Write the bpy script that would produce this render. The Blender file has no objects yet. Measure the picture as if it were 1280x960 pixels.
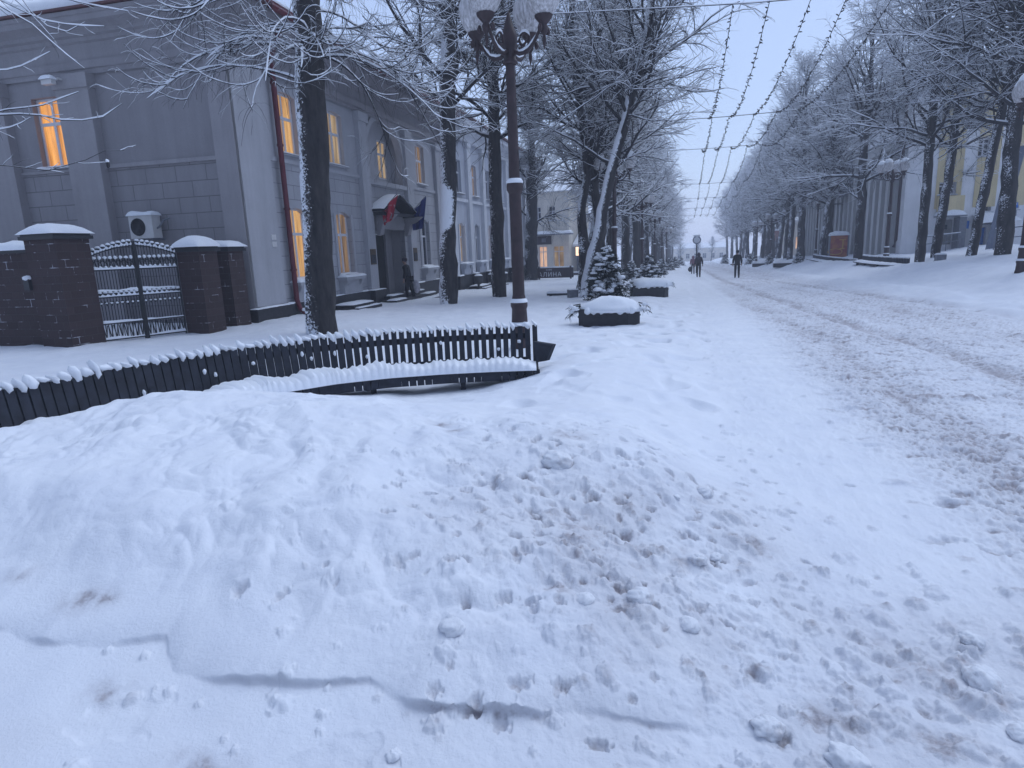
import bpy, math, random
import numpy as np
from mathutils import Vector, Matrix

SC = bpy.context.scene
COL = SC.collection
PI = math.pi
rad = math.radians

# ------------------------------------------------------------------ camera
F, CX, CY = 800.0, 640.0, 480.0          # focal length in photo pixels (1280 x 960)
YAW, PITCH, ROLL = rad(-15.5096), rad(12.0694), 0.04
CAM = np.array([0.0, 0.0, 1.6])
_f = np.array([math.sin(YAW)*math.cos(PITCH), math.cos(YAW)*math.cos(PITCH), -math.sin(PITCH)])
_r = np.array([math.cos(YAW), -math.sin(YAW), 0.0])
_u = np.cross(_r, _f)
CR = _r*math.cos(ROLL) - _u*math.sin(ROLL)
CU = _u*math.cos(ROLL) + _r*math.sin(ROLL)
cam_d = bpy.data.cameras.new('camera')
cam = bpy.data.objects.new('camera', cam_d)
COL.objects.link(cam)
m = Matrix.Identity(4)
for i in range(3):
    m[i][0], m[i][1], m[i][2], m[i][3] = CR[i], CU[i], -_f[i], CAM[i]
cam.matrix_world = m
cam_d.sensor_fit = 'HORIZONTAL'
cam_d.sensor_width = 36.0
cam_d.lens = 36.0*F/1280.0
cam_d.clip_end = 3000
cam_d.clip_start = 0.05
SC.camera = cam

# ------------------------------------------------------------------ light
SUN_EL, SUN_AZ = rad(60), rad(42)
world = bpy.data.worlds.new('World')
SC.world = world
world.use_nodes = True
wt = world.node_tree
wt.nodes.clear()
sky = wt.nodes.new('ShaderNodeTexSky')
sky.sky_type = 'NISHITA'
sky.sun_disc = False
sky.sun_elevation = SUN_EL
sky.sun_rotation = SUN_AZ
bg1 = wt.nodes.new('ShaderNodeBackground')
bg1.inputs[1].default_value = 0.045
wt.links.new(sky.outputs[0], bg1.inputs[0])
bg2 = wt.nodes.new('ShaderNodeBackground')          # the dusk overcast
bg2.inputs[0].default_value = (0.324, 0.412, 0.636, 1)
bg2.inputs[1].default_value = 1.0
# brighter ahead and overhead, duller behind the viewer
_tc = wt.nodes.new('ShaderNodeTexCoord')
_dp = wt.nodes.new('ShaderNodeVectorMath'); _dp.operation = 'DOT_PRODUCT'; _dp.inputs[1].default_value = (0.22, 0.80, 0.56)
_mr = wt.nodes.new('ShaderNodeMapRange'); _mr.inputs[1].default_value = -0.9; _mr.inputs[2].default_value = 0.75; _mr.inputs[3].default_value = 0.33; _mr.inputs[4].default_value = 1.0
wt.links.new(_tc.outputs['Generated'], _dp.inputs[0]); wt.links.new(_dp.outputs['Value'], _mr.inputs[0]); wt.links.new(_mr.outputs[0], bg2.inputs[1])
addb = wt.nodes.new('ShaderNodeAddShader')
wo = wt.nodes.new('ShaderNodeOutputWorld')
wt.links.new(bg1.outputs[0], addb.inputs[0])
wt.links.new(bg2.outputs[0], addb.inputs[1])
wt.links.new(addb.outputs[0], wo.inputs[0])
sun_d = bpy.data.lights.new('sun', 'SUN')
sun_d.energy = 1.25
sun_d.angle = rad(60)
sun_d.color = (0.80, 0.90, 1.0)
sun = bpy.data.objects.new('sun', sun_d)
COL.objects.link(sun)
_sd = Vector((math.sin(SUN_AZ)*math.cos(SUN_EL), math.cos(SUN_AZ)*math.cos(SUN_EL), math.sin(SUN_EL)))
sun.rotation_euler = _sd.to_track_quat('Z', 'Y').to_euler()
sun.location = (0, 0, 40)
SC.view_settings.view_transform = 'Standard'
SC.view_settings.look = 'None'
SC.view_settings.gamma = 1.0
SC.view_settings.exposure = 0.15
SC.view_settings.use_curve_mapping = False
SC.cycles.max_bounces = 6
SC.cycles.diffuse_bounces = 3
SC.cycles.volume_bounces = 2
SC.cycles.use_denoising = True

# ------------------------------------------------------------------ helpers
def ray(x, y):
    return _f + (x-CX)/F*CR - (y-CY)/F*CU
def at(x, y, Y):
    d = ray(x, y)
    return CAM + d*(Y/d[1])

def link_mesh(name, me, parent=None, loc=None):
    o = bpy.data.objects.new(name, me)
    COL.objects.link(o)
    if parent is not None:
        o.parent = parent
    if loc is not None:
        o.location = loc
    return o
def empty(name, loc=(0, 0, 0), rz=0.0):
    o = bpy.data.objects.new(name, None)
    COL.objects.link(o)
    o.location = [float(v) for v in loc]
    o.rotation_euler = (0, 0, rz)
    o.empty_display_size = 0.2
    return o
def tag(o, label=None, cat=None, group=None, kind=None):
    if label: o['label'] = label
    if cat: o['category'] = cat
    if group: o['group'] = group
    if kind: o['kind'] = kind
    return o
def copy_tree(o, parent=None):
    c = o.copy()
    COL.objects.link(c)
    if parent is not None:
        c.parent = parent
    for ch in list(o.children):
        copy_tree(ch, c)
    return c

def mesh_arrays(name, V, Fq, mats, midx=None, smooth=True):
    """V (n,3); Fq list of (k, m) int arrays (m = verts per face)."""
    me = bpy.data.meshes.new(name)
    V = np.asarray(V, dtype=np.float32)
    if not isinstance(Fq, (list, tuple)): Fq = [Fq]
    Fq = [np.asarray(q, dtype=np.int32) for q in Fq if len(q)]
    nl = sum(q.size for q in Fq); nf = sum(len(q) for q in Fq)
    me.vertices.add(len(V)); me.vertices.foreach_set('co', V.ravel())
    me.loops.add(nl); me.loops.foreach_set('vertex_index', np.concatenate([q.ravel() for q in Fq]))
    me.polygons.add(nf)
    tot = np.concatenate([np.full(len(q), q.shape[1], np.int32) for q in Fq])
    st = np.concatenate([[0], np.cumsum(tot)[:-1]]).astype(np.int32)
    me.polygons.foreach_set('loop_start', st)
    me.polygons.foreach_set('use_smooth', np.full(nf, smooth, dtype=bool))
    for mm in (mats if isinstance(mats, (list, tuple)) else [mats]): me.materials.append(mm)
    if midx is not None: me.polygons.foreach_set('material_index', np.asarray(midx, np.int32))
    me.update(calc_edges=True)
    me.validate()
    return me

class MB:
    """collects primitive shapes into one mesh"""
    def __init__(s): s.v = []; s.f = []; s.mi = []; s.sm = []
    def add(s, vs, fs, mi=0, smooth=False):
        b = len(s.v)
        s.v += [tuple(float(c) for c in p) for p in vs]
        for f in fs:
            s.f.append([b+i for i in f]); s.mi.append(mi); s.sm.append(smooth)
    def box(s, x0, x1, y0, y1, z0, z1, mi=0):
        v = [(x0,y0,z0),(x1,y0,z0),(x1,y1,z0),(x0,y1,z0),(x0,y0,z1),(x1,y0,z1),(x1,y1,z1),(x0,y1,z1)]
        s.add(v, [(0,3,2,1),(4,5,6,7),(0,1,5,4),(1,2,6,5),(2,3,7,6),(3,0,4,7)], mi)
    def obox(s, c, ax, ay, az, mi=0):
        """oriented box; ax ay az are half-axis vectors"""
        c, ax, ay, az = [np.array(q, float) for q in (c, ax, ay, az)]
        v = []
        for k in (-1, 1):
            for (i, j) in ((-1,-1),(1,-1),(1,1),(-1,1)):
                v.append(c+ax*i+ay*j+az*k)
        s.add(v, [(0,3,2,1),(4,5,6,7),(0,1,5,4),(1,2,6,5),(2,3,7,6),(3,0,4,7)], mi)
    def tube(s, pts, r, n=6, mi=0, caps=True, smooth=True):
        pts = [np.array(p, float) for p in pts]
        if not hasattr(r, '__len__'): r = [r]*len(pts)
        vs = []; fs = []
        for i, p in enumerate(pts):
            t = pts[min(i+1, len(pts)-1)] - pts[max(i-1, 0)]
            t = t/(np.linalg.norm(t)+1e-9)
            ref = np.array([0, 0, 1.0]) if abs(t[2]) < 0.9 else np.array([1.0, 0, 0])
            a = np.cross(t, ref); a /= np.linalg.norm(a); b = np.cross(a, t)
            for k in range(n):
                q = 2*PI*k/n
                vs.append(p + r[i]*(a*math.cos(q)+b*math.sin(q)))
        for i in range(len(pts)-1):
            for k in range(n):
                k2 = (k+1) % n
                fs.append((i*n+k, i*n+k2, (i+1)*n+k2, (i+1)*n+k))
        s.add(vs, fs, mi, smooth)
        if caps:
            s.add(vs[:n], [tuple(range(n))], mi); s.add(vs[-n:], [tuple(range(n-1, -1, -1))], mi)
    def lathe(s, prof, n=16, c=(0, 0, 0), mi=0, smooth=True, flute=0.0):
        vs = []; fs = []
        for (r_, z) in prof:
            for k in range(n):
                q = 2*PI*k/n
                rr = r_*(1 - flute*(k % 2))
                vs.append((c[0]+rr*math.cos(q), c[1]+rr*math.sin(q), c[2]+z))
        for i in range(len(prof)-1):
            for k in range(n):
                k2 = (k+1) % n
                fs.append((i*n+k, i*n+k2, (i+1)*n+k2, (i+1)*n+k))
        s.add(vs, fs, mi, smooth)
    def prism(s, poly, o, ax, ay, az, mi=0):
        """polygon (2-D) in plane o+ax,ay extruded by vector az"""
        o, ax, ay, az = [np.array(q, float) for q in (o, ax, ay, az)]
        n = len(poly)
        v = [o+ax*p[0]+ay*p[1] for p in poly] + [o+ax*p[0]+ay*p[1]+az for p in poly]
        s.add(v, [tuple(range(n-1, -1, -1)), tuple(range(n, 2*n))] + [(i, (i+1) % n, (i+1) % n+n, i+n) for i in range(n)], mi)
    def blob(s, c, rx, ry, rz, seed=0, amp=0.15, nu=12, nv=8, mi=0, zmin=None, freq=3.0):
        rg = random.Random(seed); ph = [rg.uniform(0, 6.28) for _ in range(9)]
        vs = []; fs = []
        for j in range(nv+1):
            b = -PI/2 + PI*j/nv
            for i in range(nu):
                a = 2*PI*i/nu
                d = np.array([math.cos(a)*math.cos(b), math.sin(a)*math.cos(b), math.sin(b)])
                w = 1+amp*(math.sin(d[0]*freq+ph[0])+math.sin(d[1]*freq*1.3+ph[1])+math.sin(d[2]*freq*1.1+ph[2])+0.6*math.sin((d[0]+d[1])*freq*2.1+ph[3])+0.5*math.sin((d[1]-d[2])*freq*2.7+ph[4]))/2
                p = [c[0]+rx*d[0]*w, c[1]+ry*d[1]*w, c[2]+rz*d[2]*w]
                if zmin is not None: p[2] = max(p[2], zmin)
                vs.append(p)
        for j in range(nv):
            for i in range(nu):
                i2 = (i+1) % nu
                fs.append((j*nu+i, j*nu+i2, (j+1)*nu+i2, (j+1)*nu+i))
        s.add(vs, fs, mi, True)
    def cushion(s, x0, x1, y0, y1, z0, h, seed=0, n=10, mi=0, over=0.02, edge=0.35, amp=0.12):
        """a layer of settled snow with rounded rim on a flat top"""
        rg = random.Random(seed); ph = [rg.uniform(0, 6.28) for _ in range(6)]
        x0 -= over; x1 += over; y0 -= over; y1 += over
        nx = max(4, int(n*(x1-x0)/max(min(x1-x0, y1-y0), .05))); nx = min(nx, 60)
        ny = max(4, int(n*(y1-y0)/max(min(x1-x0, y1-y0), .05))); ny = min(ny, 60)
        vs = []; fs = []
        e = edge*min(x1-x0, y1-y0)
        for j in range(ny+1):
            for i in range(nx+1):
                # denser sampling towards the rim
                u = (1-math.cos(PI*i/nx))/2; w = (1-math.cos(PI*j/ny))/2
                x = x0+(x1-x0)*u; y = y0+(y1-y0)*w
                d = min(x-x0, x1-x); d2 = min(y-y0, y1-y)
                a = min(1, d/e) if e > 0 else 1; b = min(1, d2/e) if e > 0 else 1
                k = (max(0, 1-(1-a)**2.6)*max(0, 1-(1-b)**2.6))**.5
                k *= 1+amp*(math.sin(x*5+ph[0])+math.sin(y*5+ph[1])+math.sin((x+y)*11+ph[2])*.5)
                rim = 1-min(k, 1)
                jx = float(pn(x*7+seed, y*7)); jy = float(pn(x*7+50, y*7+seed)); jz = float(pn(x*11+seed*3, y*11+5))
                vs.append((x+rim*.035*jx*min(1, h*8), y+rim*.035*jy*min(1, h*8), z0+h*k*(1+.22*jz)))
        for j in range(ny):
            for i in range(nx):
                a = j*(nx+1)+i
                fs.append((a, a+1, a+nx+2, a+nx+1))
        s.add(vs, fs, mi, True)
    def build(s, name, mats, parent=None, loc=None):
        me = bpy.data.meshes.new(name)
        me.from_pydata(s.v, [], s.f)
        for mm in (mats if isinstance(mats, (list, tuple)) else [mats]): me.materials.append(mm)
        me.polygons.foreach_set('material_index', s.mi)
        me.polygons.foreach_set('use_smooth', s.sm)
        me.update()
        return link_mesh(name, me, parent, loc)

# numpy gradient noise
_rs = np.random.RandomState(7)
_perm = np.concatenate([_rs.permutation(512)]*3).astype(np.int32)
_gx = np.cos(np.linspace(0, 2*PI, 512, endpoint=False)).astype(np.float32)
_gy = np.sin(np.linspace(0, 2*PI, 512, endpoint=False)).astype(np.float32)
def pn(x, y):
    x = np.asarray(x, float)+1024.; y = np.asarray(y, float)+1024.
    fx_ = np.floor(x); fy_ = np.floor(y)
    xi = fx_.astype(np.int32) & 511; yi = fy_.astype(np.int32) & 511
    xf = (x-fx_).astype(np.float32); yf = (y-fy_).astype(np.float32)
    u = xf*xf*xf*(xf*(xf*6-15)+10); v = yf*yf*yf*(yf*(yf*6-15)+10)
    pa = _perm[xi]; pb = _perm[xi+1]
    def gr(p, iy, fx, fy):
        h = _perm[p+iy]
        return _gx[h]*fx + _gy[h]*fy
    a = gr(pa, yi, xf, yf); b = gr(pb, yi, xf-1, yf)
    c = gr(pa, yi+1, xf, yf-1); d = gr(pb, yi+1, xf-1, yf-1)
    a = a+(b-a)*u; c = c+(d-c)*u
    return a+(c-a)*v
def fbm(x, y, o=4, g=0.5):
    s = 0; a = 1.0
    for i in range(o):
        s = s + a*pn(x*2**i+17.3*i, y*2**i-9.1*i); a *= g
    return s
def sst(a, b, x):
    t = np.clip((x-a)/(b-a), 0, 1)
    return t*t*(3-2*t)

# ------------------------------------------------------------------ materials
def nmat(name):
    mt = bpy.data.materials.new(name)
    mt.use_nodes = True
    nt = mt.node_tree
    b = nt.nodes['Principled BSDF']
    return mt, nt, b
def N(nt, t, **kw):
    n = nt.nodes.new(t)
    for k, v in kw.items(): setattr(n, k, v)
    return n
def noise(nt, scale, detail=4, rough=0.55, vec=None, stretch=None):
    tc = N(nt, 'ShaderNodeTexCoord')
    n = N(nt, 'ShaderNodeTexNoise')
    n.inputs['Scale'].default_value = scale; n.inputs['Detail'].default_value = detail; n.inputs['Roughness'].default_value = rough
    src = tc.outputs['Object']
    if stretch:
        mp = N(nt, 'ShaderNodeMapping'); mp.inputs['Scale'].default_value = stretch
        nt.links.new(src, mp.inputs[0]); src = mp.outputs[0]
    nt.links.new(src, n.inputs['Vector'])
    return n.outputs['Fac']
def ramp(nt, src, a, b, ca=(0, 0, 0, 1), cb=(1, 1, 1, 1)):
    r_ = N(nt, 'ShaderNodeValToRGB')
    r_.color_ramp.elements[0].position = a; r_.color_ramp.elements[0].color = ca
    r_.color_ramp.elements[1].position = b; r_.color_ramp.elements[1].color = cb
    nt.links.new(src, r_.inputs[0])
    return r_.outputs[0]
def mix(nt, fac, a, b):
    m_ = N(nt, 'ShaderNodeMix'); m_.data_type = 'RGBA'
    for s_, v in ((0, fac), (6, a), (7, b)):
        if hasattr(v, 'is_linked') or isinstance(v, bpy.types.NodeSocket): nt.links.new(v, m_.inputs[s_])
        else: m_.inputs[s_].default_value = v if s_ == 0 else (*v[:3], 1)
    return m_.outputs[2]
def math_n(nt, op, a, b=None, clamp=False):
    m_ = N(nt, 'ShaderNodeMath'); m_.operation = op; m_.use_clamp = clamp
    for s_, v in ((0, a), (1, b)):
        if v is None: continue
        if isinstance(v, bpy.types.NodeSocket): nt.links.new(v, m_.inputs[s_])
        else: m_.inputs[s_].default_value = v
    return m_.outputs[0]
def bump(nt, b, h, strength=0.4, dist=0.01):
    bn = N(nt, 'ShaderNodeBump'); bn.inputs['Strength'].default_value = strength; bn.inputs['Distance'].default_value = dist
    nt.links.new(h, bn.inputs['Height']); nt.links.new(bn.outputs[0], b.inputs['Normal'])
def plain(name, col, rough=0.7, var=0.25, scale=6, bmp=0.15, metal=0.0, detail=5):
    mt, nt, b = nmat(name)
    n1 = noise(nt, scale, detail)
    lo = tuple(c*(1-var) for c in col); hi = tuple(min(1, c*(1+var)) for c in col)
    c = ramp(nt, n1, 0.3, 0.7, (*lo, 1), (*hi, 1))
    nt.links.new(c, b.inputs['Base Color'])
    b.inputs['Roughness'].default_value = rough; b.inputs['Metallic'].default_value = metal
    if bmp: bump(nt, b, noise(nt, scale*9, 4), bmp, 0.01)
    return mt
def normal_z(nt):
    ge = N(nt, 'ShaderNodeNewGeometry'); sp = N(nt, 'ShaderNodeSeparateXYZ')
    nt.links.new(ge.outputs['Normal'], sp.inputs[0])
    return sp.outputs

SNOWC = (0.80, 0.82, 0.87)
def snow_mat(name='snow', scale=25, bs=0.5, bd=0.008):
    mt, nt, b = nmat(name)
    n1 = noise(nt, 3.0, 5)
    nt.links.new(ramp(nt, n1, 0.3, 0.7, (0.76, 0.785, 0.84, 1), (0.83, 0.85, 0.89, 1)), b.inputs['Base Color'])
    b.inputs['Roughness'].default_value = 0.85
    b.inputs['Specular IOR Level'].default_value = 0.25
    bump(nt, b, noise(nt, scale, 7, 0.65), bs, bd)
    return mt
M = {}
M['snow'] = snow_mat()
# ground snow: dirt attribute is grit and slush lying in the snow, and the bank foot's painted crack shade
def ground_mat(name, dirtcol=(0.20, 0.172, 0.178), fine=60.0):
    mt, nt, b = nmat(name)
    at_ = N(nt, 'ShaderNodeAttribute'); at_.attribute_name = 'dirt'
    d = at_.outputs['Fac']
    nA = noise(nt, 11.0, 8, 0.75); nB = noise(nt, 55.0, 6, 0.75)
    nn = math_n(nt, 'ADD', math_n(nt, 'MULTIPLY', nA, 0.55), math_n(nt, 'MULTIPLY', nB, 0.45))
    # threshold falls where there is more dirt
    fac = math_n(nt, 'MULTIPLY', math_n(nt, 'SUBTRACT', nn, math_n(nt, 'SUBTRACT', 0.68, math_n(nt, 'MULTIPLY', d, 0.26))), 6.0, True)
    fac = math_n(nt, 'MULTIPLY', fac, math_n(nt, 'MINIMUM', math_n(nt, 'MULTIPLY', d, 0.9), 0.58), True)
    n1 = noise(nt, 2.2, 6)
    base = ramp(nt, n1, 0.3, 0.7, (0.74, 0.765, 0.83, 1), (0.82, 0.84, 0.885, 1))
    dc = ramp(nt, noise(nt, 1.3, 4), 0.35, 0.65, (*dirtcol, 1), (dirtcol[0]*1.5, dirtcol[1]*1.35, dirtcol[2]*1.35, 1))
    # wholly packed dirty snow loses a little whiteness too
    base2 = mix(nt, math_n(nt, 'MULTIPLY', d, 0.7, True), base, (0.46, 0.445, 0.48))
    nt.links.new(mix(nt, fac, base2, dc), b.inputs['Base Color'])
    b.inputs['Roughness'].default_value = 0.8
    b.inputs['Specular IOR Level'].default_value = 0.25
    h = math_n(nt, 'ADD', noise(nt, fine, 8, 0.7), math_n(nt, 'MULTIPLY', math_n(nt, 'MULTIPLY', nB, d), 1.5))
    bump(nt, b, h, 0.55, 0.012)
    return mt
M['ground'] = ground_mat('snowy_ground')
M['road'] = ground_mat('road_slush')
def bark_mat(name, seed=0.0, snowamt=0.5, band=None):
    mt, nt, b = nmat(name)
    n1 = noise(nt, 5.0, 7, 0.7, stretch=(1.6, 1.6, 0.35))
    c = ramp(nt, n1, 0.3, 0.72, (0.008, 0.0078, 0.010, 1), (0.060, 0.053, 0.054, 1))
    # windblown snow stuck in the bark on one side, and lying on top of limbs
    ge = normal_z(nt)
    side = math_n(nt, 'ADD', math_n(nt, 'MULTIPLY', ge[0], -0.42), math_n(nt, 'MULTIPLY', ge[1], -0.30))
    nA = noise(nt, 1.1, 3, 0.5); nB = noise(nt, 19.0, 6, 0.75)
    s_ = math_n(nt, 'ADD', math_n(nt, 'ADD', math_n(nt, 'MULTIPLY', nA, 1.1), math_n(nt, 'MULTIPLY', nB, 1.9)), math_n(nt, 'ADD', side, math_n(nt, 'MULTIPLY', ge[2], 1.6)))
    if band:
        tc = N(nt, 'ShaderNodeTexCoord'); sp = N(nt, 'ShaderNodeSeparateXYZ'); nt.links.new(tc.outputs['Object'], sp.inputs[0])
        mr = N(nt, 'ShaderNodeMapRange'); mr.inputs[1].default_value = band[0]; mr.inputs[2].default_value = band[0]+.3; nt.links.new(sp.outputs[2], mr.inputs[0])
        m2 = N(nt, 'ShaderNodeMapRange'); m2.inputs[1].default_value = band[1]; m2.inputs[2].default_value = band[1]-.35; nt.links.new(sp.outputs[2], m2.inputs[0])
        s_ = math_n(nt, 'ADD', s_, math_n(nt, 'MULTIPLY', math_n(nt, 'MULTIPLY', mr.outputs[0], m2.outputs[0]), .75))
    fac = math_n(nt, 'MULTIPLY', math_n(nt, 'SUBTRACT', s_, 2.28-snowamt), 14.0, True)
    nt.links.new(mix(nt, fac, c, SNOWC), b.inputs['Base Color'])
    b.inputs['Roughness'].default_value = 0.9
    bump(nt, b, noise(nt, 14.0, 8, 0.75, stretch=(1.6, 1.6, 0.35)), 0.9, 0.03)
    return mt
M['bark'] = bark_mat('bark', 0, 0.16)
M['bark_specked'] = bark_mat('bark_specked', 0, 0.34)
M['bark_patched'] = bark_mat('bark_patched', 0, 0.30, (2.3, 3.9))
M['bark_white'] = bark_mat('bark_snowy', 0, 0.52)
def twig_mat():
    mt, nt, b = nmat('twig')
    ge = normal_z(nt)
    fac = ramp(nt, ge[2], 0.7, 0.9)
    nt.links.new(mix(nt, fac, (0.022, 0.02, 0.024), SNOWC), b.inputs['Base Color'])
    b.inputs['Roughness'].default_value = 0.9
    return mt
M['twig'] = twig_mat()
M['frost'] = plain('snow_on_twigs', (0.80, 0.82, 0.87), 0.9, 0.05, 4, 0)

# ------------------------------------------------------------------ terrain
EDGE_R = 6.6
def edge_l(Y):
    return 0.14 - 0.006*np.maximum(Y-9, 0) + 0.05*np.sin(Y*1.3) + 0.03*np.sin(Y*3.1+1)
CTRL = np.array([
 (-7,0,0),(-5,0,0),(-3,0,0),(-1,0,0),(1,0,0),(3,0,0),(5,0,0),
 (-4.5,1.3,0.0),(-3,1.2,0),(-2,1.2,0),(-1,1.2,0),(0,1.2,0),(1,1.2,0),(2.5,1.2,0),
 (-4.2,2.15,.12),(-3.1,2.05,.13),(-2.3,2.02,.14),(-1.7,1.93,.15),(-1.0,2.0,.14),(-.45,2.0,.12),(0,2.1,.06),(.5,2.1,.02),
 (-4.2,2.6,.30),(-3.2,2.5,.34),(-2.3,2.4,.33),(-1.5,2.35,.30),(-.8,2.35,.27),(-.2,2.4,.16),(.3,2.5,.05),
 (-4.2,3.2,.40),(-3.2,3.0,.44),(-2.2,2.95,.44),(-1.3,2.9,.36),(-.5,2.9,.28),(.15,2.9,.12),(.65,2.9,.03),(1.3,3,0),
 (-5.3,3.6,.30),(-4.6,3.9,.39),(-3.7,4.2,.48),(-2.8,4.4,.46),(-1.9,4.3,.38),(-.95,3.75,.47),(-.45,3.75,.43),(.0,3.8,.25),(.35,3.9,.08),(.8,3.9,.02),
 (-5.15,4.6,.30),(-4.5,5.0,.34),(-3.7,5.3,.24),(-3.0,5.5,.17),(-2.2,5.4,.17),(-1.4,5.2,.17),(-.7,5.1,.20),(-.2,5.0,.14),(.15,5,.03),
 (-4.75,5.6,.20),(-4.2,6.3,.06),(-3.3,6.6,-.02),(-2.4,6.8,-.03),(-1.6,6.8,.14),(-.9,6.4,.18),(-.3,6.4,.12),(.1,6.5,.02),
 (-5.4,5.4,.10),(-4.6,6.8,-.05),(-3.2,7.6,-.1),(-1.9,7.9,.04),(-1.1,7.9,.17),(-.4,7.9,.10),(.05,8,.0),
 (-6.2,3,.1),(-6.4,5,.0),(-5.6,7,-.05),(-4.2,8.3,-.05),(-2.7,8.8,-.02),(-1.4,9.2,.14),(-.6,9.4,.08),(0,9.5,-.02),
 (-8,2,0),(-8,5,0),(-7.5,8,0),(-5.5,9.5,-.02),(-3.5,10.5,0),(-2,11,.05),(-.8,11,.03),(0,11.5,-.04),
 (-8.5,12,-.02),(-6,12.5,-.03),(-4,13,-.05),(-2,13.2,-.06),(-.6,13.2,-.07),
 (1,5,0),(1,7,0),(1,9,-.01),(1,12,-.06),(3,3,0),(3,6,0),(3,9,-.01),(3,12.5,-.06),(5.5,3,0),(5.5,7,0),(5.5,12,-.06),(7.5,5,0),(7.5,10,0),
 (-10,0,0),(-10,6,0),(-10,10,0)], float)
def _phi(r2): return np.where(r2 < 1e-12, 0, 0.5*r2*np.log(r2+1e-20))
def _fit():
    P = CTRL[:, :2]; n = len(P)
    K = _phi(((P[:, None]-P[None])**2).sum(-1)) + 0.02*np.eye(n)
    A = np.zeros((n+3, n+3)); A[:n, :n] = K
    A[:n, n] = 1; A[:n, n+1:] = P; A[n, :n] = 1; A[n+1:, :n] = P.T
    return np.linalg.solve(A, np.concatenate([CTRL[:, 2], [0, 0, 0]]))
_W = _fit()
def rbf(X, Y):
    out = _W[-3] + _W[-2]*X + _W[-1]*Y
    for i, p in enumerate(CTRL):
        out = out + _W[i]*_phi((X-p[0])**2+(Y-p[1])**2)
    return out
def base_z(X, Y):
    s = Y-9.0
    slope = -0.025*np.where(s > 30, s, np.log1p(np.exp(np.minimum(s, 30)*0.8))/0.8)
    xr = X - 0.0
    rise = 0.80*sst(6.7, 10.2, xr) + 0.30*sst(10, 12, xr) + 0.35*sst(12, 18, xr)
    rise = rise*(0.55+0.45*sst(5, 16, Y))
    left = 0.10*sst(-0.2, -1.5, X)*sst(12, 16, Y)
    return slope + rise + left
def terrain(X, Y):
    """smooth ground surface (no small lumps)"""
    X = np.asarray(X, float); Y = np.asarray(Y, float)
    w = (1-sst(10.5, 13.0, Y))*(1-sst(5.5, 7.2, X))*sst(-10, -8.5, X)*sst(-0.2, 0.6, Y)
    z = base_z(X, Y)
    near = w > 0
    if np.ndim(z) == 0:
        return float(z*(1-w) + (rbf(X, Y) if w > 0 else 0)*w)
    q = np.zeros_like(z); q[near] = rbf(X[near], Y[near])
    return z*(1-w)+q*w
def on_ground(px, py, dz=0.0):
    d = ray(px, py)
    lo = 1.0; t = lo
    prev = t
    while t < 400:
        p = CAM+d*t
        if p[2]-dz < terrain(p[0], p[1]):
            a, b = prev, t
            for _ in range(30):
                mm = (a+b)/2; p = CAM+d*mm
                if p[2]-dz < terrain(p[0], p[1]): b = mm
                else: a = mm
            return CAM+d*b
        prev = t; t *= 1.01
    return CAM+d*t
def gz(x, y): return float(terrain(np.array([x]), np.array([y]))[0])

TOE = [(-9, 2.1), (-4, 2.0), (-3.02, 1.93), (-2.7, 1.86), (-2.29, 1.88), (-2.0, 1.93), (-1.85, 1.80), (-1.67, 1.775), (-1.35, 1.82), (-1.07, 1.875), (-0.97, 1.83), (-0.9, 1.815), (-0.65, 1.85), (-0.44, 1.875), (-0.3, 1.93), (0.03, 1.96), (0.3, 2.0)]
def toe_y(X):
    tx = np.array([p[0] for p in TOE]); ty = np.array([p[1] for p in TOE])
    return np.interp(X, tx, ty)-0.085

RUTS = [([-5, 5, 7.9, 17.7, 42, 200], [4.6, 3.75, 3.5, 2.8, 1.9, 0.0], 0.20, 0.9),
        ([-5, 5, 9.7, 13, 20, 42, 200], [2.3, 2.2, 2.1, 2.0, 1.6, 0.9, -1.5], 0.24, 0.55),
        ([-5, 14.6, 30, 42, 200], [8.0, 6.3, 4.9, 4.2, 2.0], 0.20, 0.7),
        ([-5, 12, 30, 200], [5.6, 5.0, 3.9, 1.2], 0.2, 0.3)]
SURF = {}
def surf(x, y):
    j = int(np.clip(np.searchsorted(SURF['r'], math.hypot(x, y)), 0, len(SURF['r'])-1)); i = int(np.clip(np.searchsorted(SURF['fine'], math.atan2(x, y)), 0, len(SURF['fine'])-1))
    return float(SURF['Z'][j, i])
def on_snow(px, py):
    d = ray(px, py); t = 1.2
    while t < 30:
        p = CAM+d*t
        if p[2] < surf(p[0], p[1]): return p
        t += .006
    return p
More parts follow.
